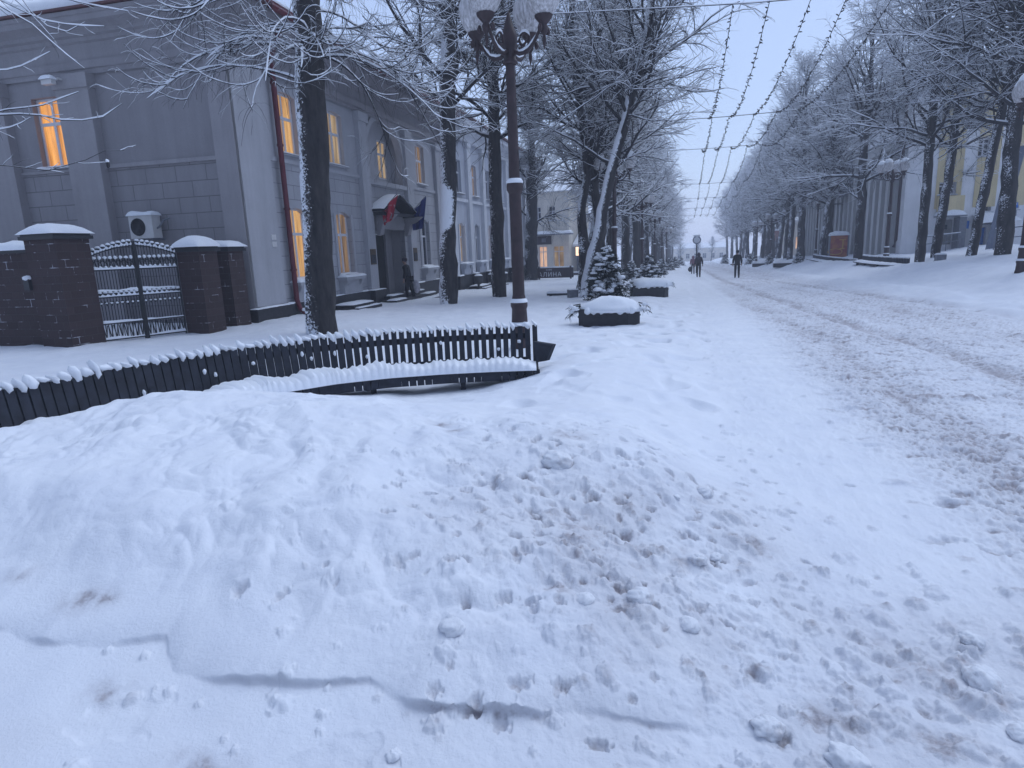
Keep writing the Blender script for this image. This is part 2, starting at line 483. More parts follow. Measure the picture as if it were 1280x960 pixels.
def build_ground():
    rs = np.random.RandomState(3)
    fine = np.linspace(YAW-rad(48), YAW+rad(48), 1120)
    rest = np.linspace(YAW+rad(48), YAW-rad(48)+2*PI, 50)[1:-1]
    ang = np.concatenate([fine, rest])
    r = np.concatenate([np.geomspace(0.02, 1.25, 40)[:-1], np.geomspace(1.25, 13, 800)[:-1], np.geomspace(13, 80, 260)[:-1], np.geomspace(80, 420, 40)])
    na, nr = len(ang), len(r)
    R, A = np.meshgrid(r, ang, indexing='ij')
    X = R*np.sin(A); Y = R*np.cos(A)
    Z = terrain(X, Y)
    D = np.zeros_like(Z)
    el = edge_l(Y)
    road = sst(0, 0.25, X-el)*(1-sst(EDGE_R-0.4, EDGE_R+0.3, X))
    inbank = sst(0.0, 0.5, Y-toe_y(X))*(1-road)
    dist = np.sqrt(X*X+Y*Y)
    near = 1-sst(14, 30, dist)
    # soft drift undulation off the road
    off = 1-road
    Z += off*(0.045*fbm(X*0.55, Y*0.55, 3)+0.03*fbm(X*1.5+5, Y*1.1, 3))*(0.4+0.6*sst(1.8, 3.2, Y))
    Z += off*near*0.010*fbm(X*5, Y*5, 3)*sst(1.6, 2.6, Y)
    # drift ridges running down the left bank face
    rid = 1-np.abs(pn(X*1.1+0.55*Y+3, Y*0.35-0.25*X))*2
    Z += 0.055*np.clip(rid, 0, 1)**1.5*sst(-0.6, -2.2, X)*sst(2.0, 2.6, Y)*(1-sst(4.4, 5.4, Y))
    Z += 0.045*fbm(X*1.7+0.8*Y, Y*0.8-X*0.5, 3)*inbank*(1-sst(4.6, 6.0, Y))
    def billow(a, b): return np.abs(pn(a, b))
    wx, wy = X+0.12*pn(X*3, Y*3), Y+0.12*pn(X*3+9, Y*3)
    clump = 1.45*(0.060*billow(wx*2.1+3, wy*2.1)+0.030*billow(wx*4.7, wy*4.7+8)+0.013*billow(wx*10.3+1, wy*10.3)-0.035)
    Z += inbank*clump*(1-sst(4.3, 5.6, Y))*(0.55+0.9*np.clip(fbm(X*0.8+2, Y*0.8, 2)+.3, 0, 1))*near*(1-sst(0.2, .8, X))
    # footprints / hollows in untouched snow right of the bench
    hol = np.clip(-fbm(X*1.9+11, Y*1.5+3, 2)-0.10, 0, 1)
    Z -= 0.22*hol*sst(5.0, 6.2, Y)*(1-road)*(1-sst(15, 22, Y))*sst(-3.0, -1.4, X)
    # small step where the ploughed road cuts the white snow
    Z += 0.028*(1-sst(-0.05, 0.22, X-el))*sst(4.2, 5.2, Y)*(1-sst(30, 60, Y))*sst(-3.5, -1, X)
    # ploughed right-hand ridge
    Z += (0.16+0.18*fbm(X*0.7, Y*0.5, 3))*np.exp(-((X-7.3+0.02*Y)/0.7)**2)*sst(6, 12, Y)
    Z += 0.22*np.clip(fbm(X*0.35+2, Y*0.3, 3), 0, 1)*sst(7, 8.5, X)
    # worn churned surface of the road
    core = sst(1.05, 1.9, X-0.06*np.maximum(5.6-Y, 0))*(1-sst(5.6, 6.4, X))
    vert = sst(2.5, 7, Y)
    fl = np.maximum(dist/640., 0.002)             # one pixel of the picture, to fade what is finer
    def band(lam): return np.clip(lam/(fl*3), 0, 1)
    churn = fbm(X*7, Y*3.2, 5, 0.62)
    ch2 = np.abs(fbm(X*16+3, Y*7.5, 4, 0.6))
    ch3 = fbm(X*34, Y*15+7, 3, 0.6)
    patch = 0.75+0.9*fbm(X*0.9+3, Y*0.28, 3)
    Z += road*(0.010+0.018*core*patch)*churn*band(.15) - road*core*patch*(0.040*np.clip(ch2-.05, 0, 1)*band(.07)+0.010*ch3*band(.03))
    D += road*(0.10+core*(0.36*patch+1.05*np.clip(ch2*1.3-.12, 0, .6)))
    for (ry, rx, w, a) in RUTS:
        dx = X-np.interp(Y, ry, rx)-0.12*pn(Y*0.35, np.full_like(Y, rx[0]))
        g = np.exp(-(dx/w)**2)*road*sst(3, 7, Y)
        D += 0.75*a*g*(0.55+1.1*pn(X*3, Y*0.8)+0.6*pn(X*9, Y*2.2)); Z -= 0.045*a*g
        Z += 0.03*a*np.exp(-((np.abs(dx)-w*1.5)/(w*0.6))**2)*road*sst(3, 7, Y)*(0.5+fbm(X*4, Y*2, 2))
    # smooth trodden lane between bank and tracks
    D *= 1-0.55*np.exp(-((X-0.75-0.0*Y)/0.5)**2)*sst(2.5, 5, Y)
    # dirty part of the near bank: grit thrown by the plough
    dm = np.exp(-(((X+0.35)/0.95)**2+((Y-2.9)/1.15)**2)) + 0.8*np.exp(-(((X-0.75)/0.8)**2+((Y-2.2)/0.55)**2)) + 0.5*np.exp(-(((X-1.6)/0.6)**2+((Y-2.6)/0.6)**2))
    D += 0.42*np.clip(dm, 0, 1.0)*(0.9+1.1*fbm(X*1.6, Y*1.6, 4))
    dz_ = np.clip(dm, 0, 1)
    Z += dz_*(0.014*fbm(X*5, Y*5, 4, 0.5)+0.0035*fbm(X*26, Y*26, 3, 0.6)-0.024*np.clip(np.abs(fbm(X*8+4, Y*8, 4, .6))-0.16, 0, 1))
    D += dz_*0.5*np.clip(np.abs(fbm(X*8+4, Y*8, 4, .6))-0.22, 0, 1)
    for (cx, cy, s, a) in ((-1.62, 4.0, .10, .9), (-1.48, 3.85, .06, 1.0), (-0.70, 3.85, .12, .8), (-0.5, 2.35, .07, .8), (0.03, 2.85, .12, .9), (0.33, 3.15, .10, .9), (-2.55, 1.95, .10, 1.0), (-2.45, 1.98, .07, .9),
                           (-2.05, 1.6, .10, .75), (-1.35, 1.33, .16, .85), (-1.5, 1.40, .10, .6), (0.1, 3.5, .08, .7), (0.35, 3.9, .05, .8), (-3.0, 2.05, .10, .6), (0.5, 2.05, .14, .6), (0.85, 2.02, .12, .6)):
        D += a*np.exp(-(((X-cx)/s)**2+((Y-cy)/(s*0.6))**2))*(0.7+fbm(X*12, Y*12, 3))
    D += 0.24*np.exp(-((Y-1.2)/0.6)**2)*(1-road)*(X < 0.5)*(0.8+fbm(X*2, Y*3, 3)) + 0.05*inbank*near
    D += road*0.10*sst(2.8, 1.6, Y)
    # scattered frozen lumps and pits (local stamps in the polar grid)
    lr = np.log(r)
    def stamp(cx, cy, rad_, h, ax=1.0, rot=0.0, sharp=2.0, dirt=0.0, pit=False):
        rc = math.hypot(cx, cy); ac = math.atan2(cx, cy)
        j0, j1 = np.searchsorted(r, [max(rc-rad_*1.6, r[0]), rc+rad_*1.6])
        da = rad_*1.6/rc
        i0, i1 = np.searchsorted(fine, [ac-da, ac+da])
        if i1-i0 < 2 or j1-j0 < 2: return
        sl = (slice(j0, j1), slice(i0, i1))
        x = X[sl]-cx; y = Y[sl]-cy
        c_, s_ = math.cos(rot), math.sin(rot)
        u = (x*c_+y*s_)/ax; v = (-x*s_+y*c_)*ax
        q = np.sqrt(u*u+v*v)/rad_*(1+0.75*pn(x/rad_*1.7+cx*50, y/rad_*1.7+cy*50))
        k = np.clip(1-q**sharp, 0, 1)**0.8*(1+0.35*pn(x/rad_*2.6-cx*31, y/rad_*2.6))
        Z[sl] += max(-.03, min(h, .022))*k
        if dirt: D[sl] += dirt*np.clip(1.5*(1-q), 0, 1)
        if pit: D[sl] += 0.25*k
    Zb = Z.copy()
    def pick(n, cx, cy, sx, sy): return zip(rs.normal(cx, sx, n), rs.normal(cy, sy, n))
    for (x, y) in pick(300, -0.42, 3.05, 0.62, 0.72):
        s = rs.choice([0.018, 0.028, 0.04, 0.06], p=[.45, .3, .18, .07])
        stamp(x, y, s, s*rs.uniform(.2, .55), rs.uniform(.75, 1.4), rs.uniform(0, 3), 2.6, rs.choice([0, 0, .1, .3]))
    for (x, y) in pick(230, -0.40, 3.2, 0.6, 0.7):
        s = rs.uniform(.014, .036); stamp(x, y, s, -s*rs.uniform(.5, .9), rs.uniform(.8, 1.5), rs.uniform(0, 3), 2.4, 0.2, True)
    for (x, y) in pick(240, 0.9, 2.3, 0.65, 0.5):
        s = rs.choice([0.018, 0.03, 0.045, 0.06], p=[.45, .3, .18, .07])
        stamp(x, y, s, s*rs.uniform(.3, .8), rs.uniform(.75, 1.3), rs.uniform(0, 3), 2.5, rs.choice([0, 0, .2, .35]))
    for (x, y) in pick(110, -1.2, 2.8, 0.7, 0.7):
        s = rs.choice([0.016, 0.028, 0.045], p=[.55, .35, .10])
        stamp(x, y, s, s*rs.uniform(.3, .6), rs.uniform(.8, 1.3), rs.uniform(0, 3), 1.6)
    for k in range(110):                                  # loose crumbs along the white edge and on the trodden lane
        y = rs.uniform(3.5, 12); x = float(edge_l(y))+abs(rs.normal(0, .5))
        s = rs.uniform(.012, .04); stamp(x, y, s, s*rs.uniform(.3, .7), 1.2, rs.uniform(0, 3), 2.2, 0.2)
    for k in range(26):
        x = rs.uniform(-3.5, 0.4); y = float(toe_y(x))-abs(rs.normal(0, .12))
        s = rs.uniform(.01, .03); stamp(x, y, s, s*.7, 1.1, rs.uniform(0, 3), 2.4)
    for k in range(1500):                                 # boot marks and clods in the tracks
        y = rs.uniform(3, 22); x = rs.uniform(1.3, 6.2)
        s = rs.uniform(.03, .11); stamp(x, y, s, rs.choice([-1, 1, -1])*s*rs.uniform(.12, .3), rs.uniform(1.0, 1.8), rs.uniform(-.4, .4), 2.0, rs.choice([0, .3, .5]))
    for (x, y) in ((-2.6, 1.35), (-1.05, 1.5), (-1.9, 1.5)):
        stamp(x, y, .13, -.012, 1.35, 0.5, 3)
    Z = Zb+np.clip(Z-Zb, -.05, .038)
    # shovelled foot of the bank: a small overhanging step, broken in places
    ty = toe_y(X)+0.018*pn(X*4.2, np.zeros_like(X)+.5)+0.010*pn(X*17, np.zeros_like(X)+.5)
    s = Y-ty
    def rng_(a, b, e=.09): return sst(a-e, a+e, X)*(1-sst(b-e, b+e, X))
    live = np.clip(rng_(-1.66, -1.06)*.8+rng_(-.90, -.44)+rng_(-3.3, -2.88)*.9+rng_(-2.62, -2.48)*.6+rng_(-2.2, -1.95)*.4+rng_(-.25, .0)*.5, 0, 1)
    hh = 0.036*live*(0.8+0.8*pn(X*3+9, np.zeros_like(X))+0.5*pn(X*13, np.zeros_like(X)+3))
    foot = (1-sst(0.0, 0.35, X))*sst(-6, -5, X)*(0.75+0.5*pn(X*2.3+7, np.zeros_like(X)))
    Z += foot*0.085*(1-np.exp(-np.clip(s-0.0, 0, 9)/0.11))*np.exp(-np.clip(s, 0, 9)/1.0)
    Z += hh*sst(-0.010, 0.010, s)*np.exp(-np.clip(s, 0, 9)/0.16)
    lip = sst(0.0, 0.012, s)*np.exp(-np.clip(s, 0, 9)/0.05)*(s > -0.02)
    Y = Y - 0.022*live*lip
    D += 0.5*live*np.exp(-((s+0.004)/0.010)**2)  # brown dirt in the cut, with its dark crack shade painted along it
    # lumps on the crust of the far pavement and verge
    Z += off*0.05*np.clip(fbm(X*0.9, Y*0.7+5, 3)-0.1, 0, 1)*sst(9, 14, Y)
    V = np.stack([X, Y, Z], -1).reshape(-1, 3)
    SURF.update(r=r, fine=fine, Z=Z)
    D = np.clip(D, 0, 1.1).reshape(-1)
    jj, ii = np.meshgrid(np.arange(nr-1), np.arange(na), indexing='ij')
    i2 = (ii+1) % na
    q = np.stack([jj*na+ii, (jj+1)*na+ii, (jj+1)*na+i2, jj*na+i2], -1).reshape(-1, 4)
    cx = V[q].mean(1)
    e = edge_l(cx[:, 1])
    isroad = (cx[:, 0] > e) & (cx[:, 0] < EDGE_R)
    isleft = cx[:, 0] <= e
    for nm, mask, mt, lb in (('road', isroad, M['road'], 'street under trodden dirty snow with brown wheel tracks'),
                             ('snow_bank', isleft, M['ground'], 'white snow banks and drifts on the left of the street'),
                             ('snowy_pavement', ~(isroad | isleft), M['ground'], 'snow covered verge rising on the right of the street')):
        sub = q[mask]; idx, inv = np.unique(sub, return_inverse=True)
        me = mesh_arrays(nm, V[idx], [inv.reshape(-1, 4)], mt)
        a = me.attributes.new('dirt', 'FLOAT', 'POINT'); a.data.foreach_set('value', D[idx].astype(np.float32))
        tag(link_mesh(nm, me), lb, None, None, 'structure')
    # heart of the polar sheet (below the lens)
build_ground()

# ------------------------------------------------------------------ trees
def interp_path(P, t):
    n = P.shape[1]
    f_ = np.clip(t, 0, 1)*(n-1); i = np.minimum(f_.astype(int), n-2); w = (f_-i)[:, None]
    k = np.arange(len(P))
    a = P[k, i]; b = P[k, i+1]
    d = b-a; d = d/(np.linalg.norm(d, axis=1, keepdims=True)+1e-9)
    return a*(1-w)+b*w, d
def grow(rs, start, d, L, r0, n, wig, up, taper=0.35):
    k = len(start)
    P = np.zeros((k, n, 3)); P[:, 0] = start
    st = (L/(n-1))[:, None]
    d = d.copy()
    for i in range(1, n):
        d = d + rs.normal(0, wig, (k, 3))
        d[:, 2] += up
        d /= np.linalg.norm(d, axis=1, keepdims=True)+1e-9
        P[:, i] = P[:, i-1]+d*st
    t = np.linspace(0, 1, n)[None]
    R_ = r0[:, None]*(1-(1-taper)*t)
    return P, R_
def sprout(rs, P, R_, k, tlo, thi, ang, anv, L0, n, rfac, wig, up, rmin, flat=0.0, taper=0.4):
    Nn = len(P)
    P2 = np.repeat(P, k, 0); R2 = np.repeat(R_, k, 0)
    t = rs.uniform(tlo, thi, Nn*k)
    pos, T = interp_path(P2, t)
    rr = R2[np.arange(Nn*k), np.clip((t*(P.shape[1]-1)).astype(int), 0, P.shape[1]-1)]
    rv = rs.normal(0, 1, (Nn*k, 3)); rv[:, 2] *= (1-flat)
    pr = rv-(rv*T).sum(1, keepdims=True)*T
    pr /= np.linalg.norm(pr, axis=1, keepdims=True)+1e-9
    a = rs.normal(ang, anv, Nn*k)[:, None]
    d = T*np.cos(a)+pr*np.sin(a)
    L = np.repeat(L0, k)*rs.uniform(.55, 1.25, Nn*k)*(1.15-0.6*t)
    return grow(rs, pos, d, L, np.maximum(rr*rfac, rmin), n, wig, up, taper), L
def tubes(P, R_, s):
    k, n, _ = P.shape
    T = np.zeros_like(P); T[:, 1:-1] = P[:, 2:]-P[:, :-2]; T[:, 0] = P[:, 1]-P[:, 0]; T[:, -1] = P[:, -1]-P[:, -2]
    T /= np.linalg.norm(T, axis=2, keepdims=True)+1e-9
    ref = np.where(np.abs(T[..., 2:3]) < .92, np.array([0, 0, 1.0]), np.array([1.0, 0, 0]))
    A = np.cross(T, ref); A /= np.linalg.norm(A, axis=2, keepdims=True)+1e-9
    B = np.cross(A, T)
    q = np.arange(s)*2*PI/s + PI/2
    V = P[:, :, None]+R_[:, :, None, None]*(A[:, :, None]*np.cos(q)[None, None, :, None]+B[:, :, None]*np.sin(q)[None, None, :, None])
    base = (np.arange(k)*n*s)[:, None, None]+(np.arange(n-1)*s)[None, :, None]
    j = np.arange(s)[None, None]; j2 = (np.arange(s)+1)[None, None] % s
    Fq = np.stack([base+j, base+j2, base+s+j2, base+s+j], -1).reshape(-1, 4)
    return V.reshape(-1, 3), Fq
def snowtube(rs, P, R_, t, s=4, keep=0.9):
    T = np.gradient(P, axis=1); T /= np.linalg.norm(T, axis=2, keepdims=True)+1e-9
    hz = np.sqrt(np.clip(1-T[..., 2]**2, 0, 1))
    k = (t*(0.55+0.6*rs.rand(*R_.shape))+0.25*R_)*np.clip(hz*1.5-0.45, 0, 1)
    k[:, -1] *= 0.5
    sel = (k.max(1) > t*0.3) & (rs.rand(len(P)) < keep)
    P = P[sel].copy(); k = k[sel]; Rr = R_[sel]
    P[..., 2] += Rr*0.75+k*0.55
    return tubes(P, np.maximum(k, 0.0008), s)
def join(parts):
    Vs = []; Fs = []; mi = []; o = 0
    for (V, Fq, m_) in parts:
        Vs.append(V); Fs.append(Fq+o); mi.append(np.full(len(Fq), m_)); o += len(V)
    return np.concatenate(Vs), np.concatenate(Fs), np.concatenate(mi)
def trunk_mesh(name, pts, rads, rs, mat, n=14):
    # densify and add bark lumps
    pts = np.array(pts, float); rads = np.array(rads, float)
    t = np.linspace(0, len(pts)-1, 34)
    P = np.stack([np.interp(t, range(len(pts)), pts[:, i]) for i in range(3)], -1)
    R_ = np.interp(t, range(len(rads)), rads)
    P[1:-1, :2] += rs.normal(0, .012, (32, 2))
    V, Fq = tubes(P[None], R_[None], n)
    V = V.reshape(34, n, 3)
    c = P[:, None]
    V = c+(V-c)*(1+0.10*rs.normal(0, 1, (34, n, 1))*0.6)
    return mesh_arrays(name, V.reshape(-1, 3), [Fq], mat), P, R_
def make_tree(name, rs, H=13.0, r0=0.26, lean=(0, 0), h0=3.2, nl=32, k2=12, k3=13, mat=None, spread=1.0, snow=0.0105, taper=0.0, tw=.0044, keep=.7, root=None, droop=0.0, path=None, lowk=0):
    """bare street lime: trunk and one crown of limbs, branches and snow-laden twigs"""
    if root is None: root = empty(name)
    if path is None:
        zz = np.linspace(-0.4, H*0.92, 8)
        path = np.stack([lean[0]*zz/H+np.cumsum(rs.normal(0, .035, 8)), lean[1]*zz/H+np.cumsum(rs.normal(0, .035, 8)), zz], -1)
        rads = r0*np.array([1.12, 1.0, .95, .88, .76, .58, .34, .10])
    else:
        path, rads = path
    if taper: rads = r0*np.array([1.10, 1.0, .98, .94, .88, .74, .5, .15])
    me, P, R_ = trunk_mesh('trunk', path, rads, rs, mat or M['bark'])
    link_mesh('trunk', me, root)
    zt = (P[:, 2]-P[0, 2])
    t0 = np.searchsorted(P[:, 2], h0)/33.
    # limbs
    t = np.sort(rs.uniform(t0, 0.97, nl)); 
    pos, T = interp_path(np.repeat(P[None], nl, 0), t)
    rr = np.interp(t*33, range(34), R_)
    az = np.arange(nl)*2.4+rs.uniform(0, .8, nl)
    u = (t-t0)/(1-t0+1e-6)
    el = np.interp(u, [0, .3, 1], [rad(22), rad(45), rad(72)])+rs.normal(0, .15, nl)
    d = np.stack([np.cos(az)*np.cos(el), np.sin(az)*np.cos(el), np.sin(el)], -1)
    L = spread*np.interp(u, [0, .35, 1], [3.2, 4.0, 1.5])*rs.uniform(.75, 1.2, nl)
    lP, lR = grow(rs, pos, d, L, np.clip(rr*0.36, .016, .075), 9, .12, .05, .2)
    (b2, r2), L2 = sprout(rs, lP, lR, k2, .10, 1.0, .72, .24, L*0.56, 8, .5, .16, .0-droop, .0075, .2)
    (b3, r3), L3 = sprout(rs, b2, r2, k3, .1, 1.0, .72, .3, np.clip(L2*0.6, .45, 1.4), 6, .5, .19, -.05-droop, tw, .3)
    (b4, r4), L4 = sprout(rs, lP, lR, 9, .12, 1.0, .8, .3, np.full(nl, .9), 5, .3, .16, -.04-droop, .004, .2)
    parts = []
    for (p_, r_, s_) in ((lP, lR, 6), (b2, r2, 4), (b3, r3, 3), (b4, r4, 3)):
        V, Fq = tubes(p_, r_, s_); parts.append((V, Fq, 0))
    for (p_, r_, s_, t_) in ((lP, lR, 5, snow*2.2), (b2, r2, 4, snow*1.4), (b3, r3, 3, snow*.85), (b4, r4, 3, snow*.9)):
        V, Fq = snowtube(rs, p_, r_, t_, s_, .96 if s_ > 3 else keep); parts.append((V, Fq, 1))
    if lowk:
        pass
    V, Fq, mi = join(parts)
    link_mesh('crown', mesh_arrays('crown', V, [Fq], [M['twig'], M['frost']], mi), root)
    return root

def tz(px, py, dz=0.0):
    p = on_ground(px, py, dz); return p
TREES = 'bare snow-laden lime trees along the street'
# --- near left trees, each grown on its own
def place(o, p, label, cat='tree', group=TREES, rz=0, sc=1):
    o.location = (float(p[0]), float(p[1]), float(p[2])); o.rotation_euler = (0, 0, rz); o.scale = (sc, sc, sc)
    return tag(o, label, cat, group)
RS = np.random.RandomState

def drooping_crown(root, rs, P0, n, zlo, zhi, az0, az1, Lr, snow):
    """low limbs that arch out and hang down under the snow"""
    z = rs.uniform(zlo, zhi, n); az = np.arange(n)*2.4+rs.uniform(0, .7, n)
    pos = np.stack([np.interp(z, P0[:, 2], P0[:, 0]), np.interp(z, P0[:, 2], P0[:, 1]), z], -1)
    el = rs.uniform(rad(5), rad(45), n)
    d = np.stack([np.cos(az)*np.cos(el), np.sin(az)*np.cos(el), np.sin(el)], -1)
    L = rs.uniform(*Lr, n)
    lP, lR = grow(rs, pos, d, L, rs.uniform(.013, .026, n), 14, .055, -.11, .25)
    k = 7
    # boughs that sag under the snow and turn up at the tips like smiles
    P2 = np.repeat(lP, k, 0); R2 = np.repeat(lR, k, 0)
    t = rs.uniform(.2, .95, n*k); p0, T = interp_path(P2, t)
    aa = rs.normal(0, .75, n*k); dd = T.copy(); dd[:, 0] = T[:, 0]*np.cos(aa)-T[:, 1]*np.sin(aa); dd[:, 1] = T[:, 0]*np.sin(aa)+T[:, 1]*np.cos(aa); dd[:, 2] = rs.uniform(-.9, -.15, n*k)
    dd /= np.linalg.norm(dd, axis=1, keepdims=True)
    L2 = rs.uniform(.7, 1.7, n*k); m_ = 13
    b2 = np.zeros((n*k, m_, 3)); b2[:, 0] = p0
    for i in range(1, m_):
        dd = dd+rs.normal(0, .045, dd.shape); dd[:, 2] += rs.uniform(.05, .17, n*k); dd /= np.linalg.norm(dd, axis=1, keepdims=True)
        b2[:, i] = b2[:, i-1]+dd*(L2/(m_-1))[:, None]
    r2 = np.linspace(1, .4, m_)[None]*rs.uniform(.0075, .013, n*k)[:, None]
    (b3, r3), L3 = sprout(rs, b2, r2, 13, .1, 1.0, .65, .25, np.minimum(L2*.5, .8), 8, .5, .13, -.15, .0026, .4)
    parts = []
    for (p_, r_, s_) in ((lP, lR, 6), (b2, r2, 5), (b3, r3, 3)):
        V, Fq = tubes(p_, r_, s_); parts.append((V, Fq, 0))
    for (p_, r_, s_, t_, kp) in ((lP, lR, 6, snow*1.3, 1), (b2, r2, 6, snow*.58, .9), (b3, r3, 4, snow*.25, .4)):
        V, Fq = snowtube(rs, p_, r_, t_, s_, kp); parts.append((V, Fq, 1))
    V, Fq, mi = join(parts)
    link_mesh('low_branches', mesh_arrays('low_branches', V, [Fq], [M['twig'], M['frost']], mi), root)

def near_tree(px, py, w, label, seed, H=13.5, lean=(0, 0), mat=None, h0=3.5, **kw):
    p = tz(px, py)
    r0 = 0.5*w*float((p-CAM)@_f)/F*0.97
    o = make_tree('lime_tree', RS(seed), H, r0, lean, h0, mat=mat, **kw)
    return place(o, p, label), p
t1, p1 = near_tree(398, 417, 35, 'thick trunked lime tree just behind the curved bench', 11, 14, (1.2, 0.2), mat=M['bark_specked'], h0=8.5, taper=.9)
zz = np.array([[0, 0, 0], [0.75, .12, 9.0]])
drooping_crown(t1, RS(5), zz, 34, 4.9, 8.4, 0, 2*PI, (1.7, 3.8), .018)
t2, p2 = near_tree(560, 380, 22, 'straight dark lime tree with a white patch of snow on its trunk', 12, 15, (0.9, 0.2), mat=M['bark_patched'], h0=6)
t3, p3 = near_tree(624, 371, 17, 'lime tree standing between the white patched trunk and the lamp pole', 13, 15, (0.1, 0.2), h0=5)
t4, p4 = near_tree(663, 350, 16, 'lime tree with a bowed trunk beside the dark café sign', 14, 14, (0.6, 0), h0=4)
# --- the forked clump and the leaning snow-covered tree by the fir
pf = tz(752, 362)
def fork(px_pts, Y, z0, r0, r1):
    pts = [np.array(at(x, y, Y+0.0)) for (x, y) in px_pts]
    return pts
Yf = pf[1]
def path_tree(px_pts, rads, Y, base, label, seed, mat=None, h0=3.0, nl=20, lst=None, **kw):
    pts = np.array([at(x, y, Y)-base for (x, y) in px_pts])
    # continue above the frame and resample
    d = pts[-1]-pts[-2]; d /= np.linalg.norm(d)
    pts = np.vstack([pts, pts[-1]+d*3.5])
    rads = list(rads)+[0.04]
    o = make_tree('lime_tree', RS(seed), 13, .2, path=(pts, np.array(rads)), h0=h0, nl=nl, mat=mat, **kw)
    return place(o, base, label)
pb = pf.copy()
pb = tz(731, 367); Yf = pb[1]
path_tree([(731, 372), (733, 325), (729, 300), (727, 260), (735, 215), (727, 150), (721, 90), (715, 20)], [.36, .30, .19, .16, .15, .13, .11, .08], Yf, pb, 'forked dark lime tree whose thick low trunk splits behind the leaning tree', 21, h0=3.6)
path_tree([(734, 330), (741, 300), (747, 272), (741, 215), (739, 150), (743, 90), (752, 10)], [.20, .19, .17, .15, .13, .11, .08], Yf+.3, pb+np.array([.1, .3, 0]), 'upright dark lime stem rising from the fork behind the leaning tree', 22, h0=3.6)
pl = tz(732, 372)
path_tree([(731, 380), (741, 322), (749, 290), (761, 225), (780, 155), (796, 98), (809, 42), (815, -10)], [.25, .21, .19, .17, .155, .14, .12, .10], pl[1], pl, 'lime tree leaning to the right with snow plastered along its trunk', 23, mat=M['bark_white'], h0=3.4, nl=22)
# --- right-hand trees near the yellow building
R_SPEC = [(1150, 328, 11, (0, 0), 'lime tree with a swollen burr low on its trunk near the dark bench', 31),
          (1168, 323, 10.5, (.7, 0), 'bent lime tree standing in front of the canopied entrance', 32),
          (1215, 320, 11, (1.6, 0), 'slanting lime tree beside the blue door', 33),
          (1254, 318, 18, (-.1, 0), 'stoutest lime tree on the right near the lamp pole', 34),
          (1113, 318, 7.5, (.5, 0), 'thin lime tree beside the street lamp before the ribbed hall', 35),
          (1032, 323, 10, (0, 0), 'straight lime tree next to the red poster stand', 36)]
for (px, py, w, ln, lb, sd) in R_SPEC:
    near_tree(px, py, w, lb, sd, 14.5, ln, h0=4.2, nl=33, k2=10, k3=10, spread=1.25, snow=.0135, keep=.9, droop=.025)

# --- copies for the long rows
protos = []
for k in range(5):
    o = make_tree('lime_tree', RS(60+k), 13.0+0.4*k, 0.24, (RS(k).normal(0, .5), 0), 3.3, nl=31, k2=10, k3=9, spread=1.05, snow=.0165, keep=.97, tw=.0034)
    protos.append(o)
ORD = ['first', 'second', 'third', 'fourth', 'fifth', 'sixth', 'seventh', 'eighth', 'ninth', 'tenth', 'eleventh', 'twelfth', 'thirteenth', 'fourteenth', 'fifteenth', 'sixteenth', 'seventeenth', 'eighteenth', 'nineteenth', 'twentieth', 'twenty-first', 'twenty-second', 'twenty-third', 'twenty-fourth', 'twenty-fifth', 'twenty-sixth', 'twenty-seventh', 'twenty-eighth']
_used = set()
def tree_copy(k, x, y, label, sc, rz):
    k = k % 5; o = protos[k]
    if k in _used: o = copy_tree(o)
    _used.add(k)
    return place(o, (x, y, gz(x, y)-0.05), label, rz=rz, sc=sc)
rg = random.Random(9)
n = 0
y = 29.5
while y < 175:
    tree_copy(n % 5, -3.9+rg.uniform(-.4, .4), y, '%s bare tree beyond the leaning one in the row left of the road' % ORD[n], rg.uniform(.92, 1.12), rg.uniform(0, 6.28))
    y += rg.uniform(6.3, 7.8) if y < 110 else rg.uniform(7.5, 9); n += 1
y = 66.0; n = 0
while y < 140:
    tree_copy((n+2) % 5, -8.2+rg.uniform(-.6, .6), y, '%s bare tree of the back row beyond the café sign on the left' % ORD[n], rg.uniform(.9, 1.1), rg.uniform(0, 6.28))
    y += rg.uniform(7.5, 10); n += 1
y = 58.0; n = 0
while y < 185:
    tree_copy((n+1) % 5, 10.3+rg.uniform(-.4, .4), y, '%s bare tree beyond the poster stand in the row right of the road' % ORD[n], rg.uniform(1.15, 1.32), rg.uniform(0, 6.28))
    y += rg.uniform(5.4, 6.8) if y < 120 else rg.uniform(8, 10); n += 1
y = 36.0; n = 0
while y < 130:
    tree_copy((n+3) % 5, (17.5 if n == 0 else 14.2)+rg.uniform(-.8, .8), y, '%s bare tree of the back row in front of the right hand buildings' % ORD[n], rg.uniform(.9, 1.1), rg.uniform(0, 6.28))
    y += rg.uniform(9, 12); n += 1
_e = [at(1072, 300, 46.0)]
for k, (x, y) in enumerate(((15.5, 22.5), (-2.0, 196), (2.8, 204), (6.5, 196), (float(_e[0][0]), 46.0))):
    tree_copy(k, x, y, ['bare tree whose crown reaches in at the upper right corner', 'leftmost of the small trees closing the end of the street', 'middle one of the small trees closing the end of the street', 'rightmost of the small trees closing the end of the street', 'bare tree right of the red poster stand in front of the ribbed hall'][k], (1.05, .5, .5, .5, 1.08)[k], k*2.0)
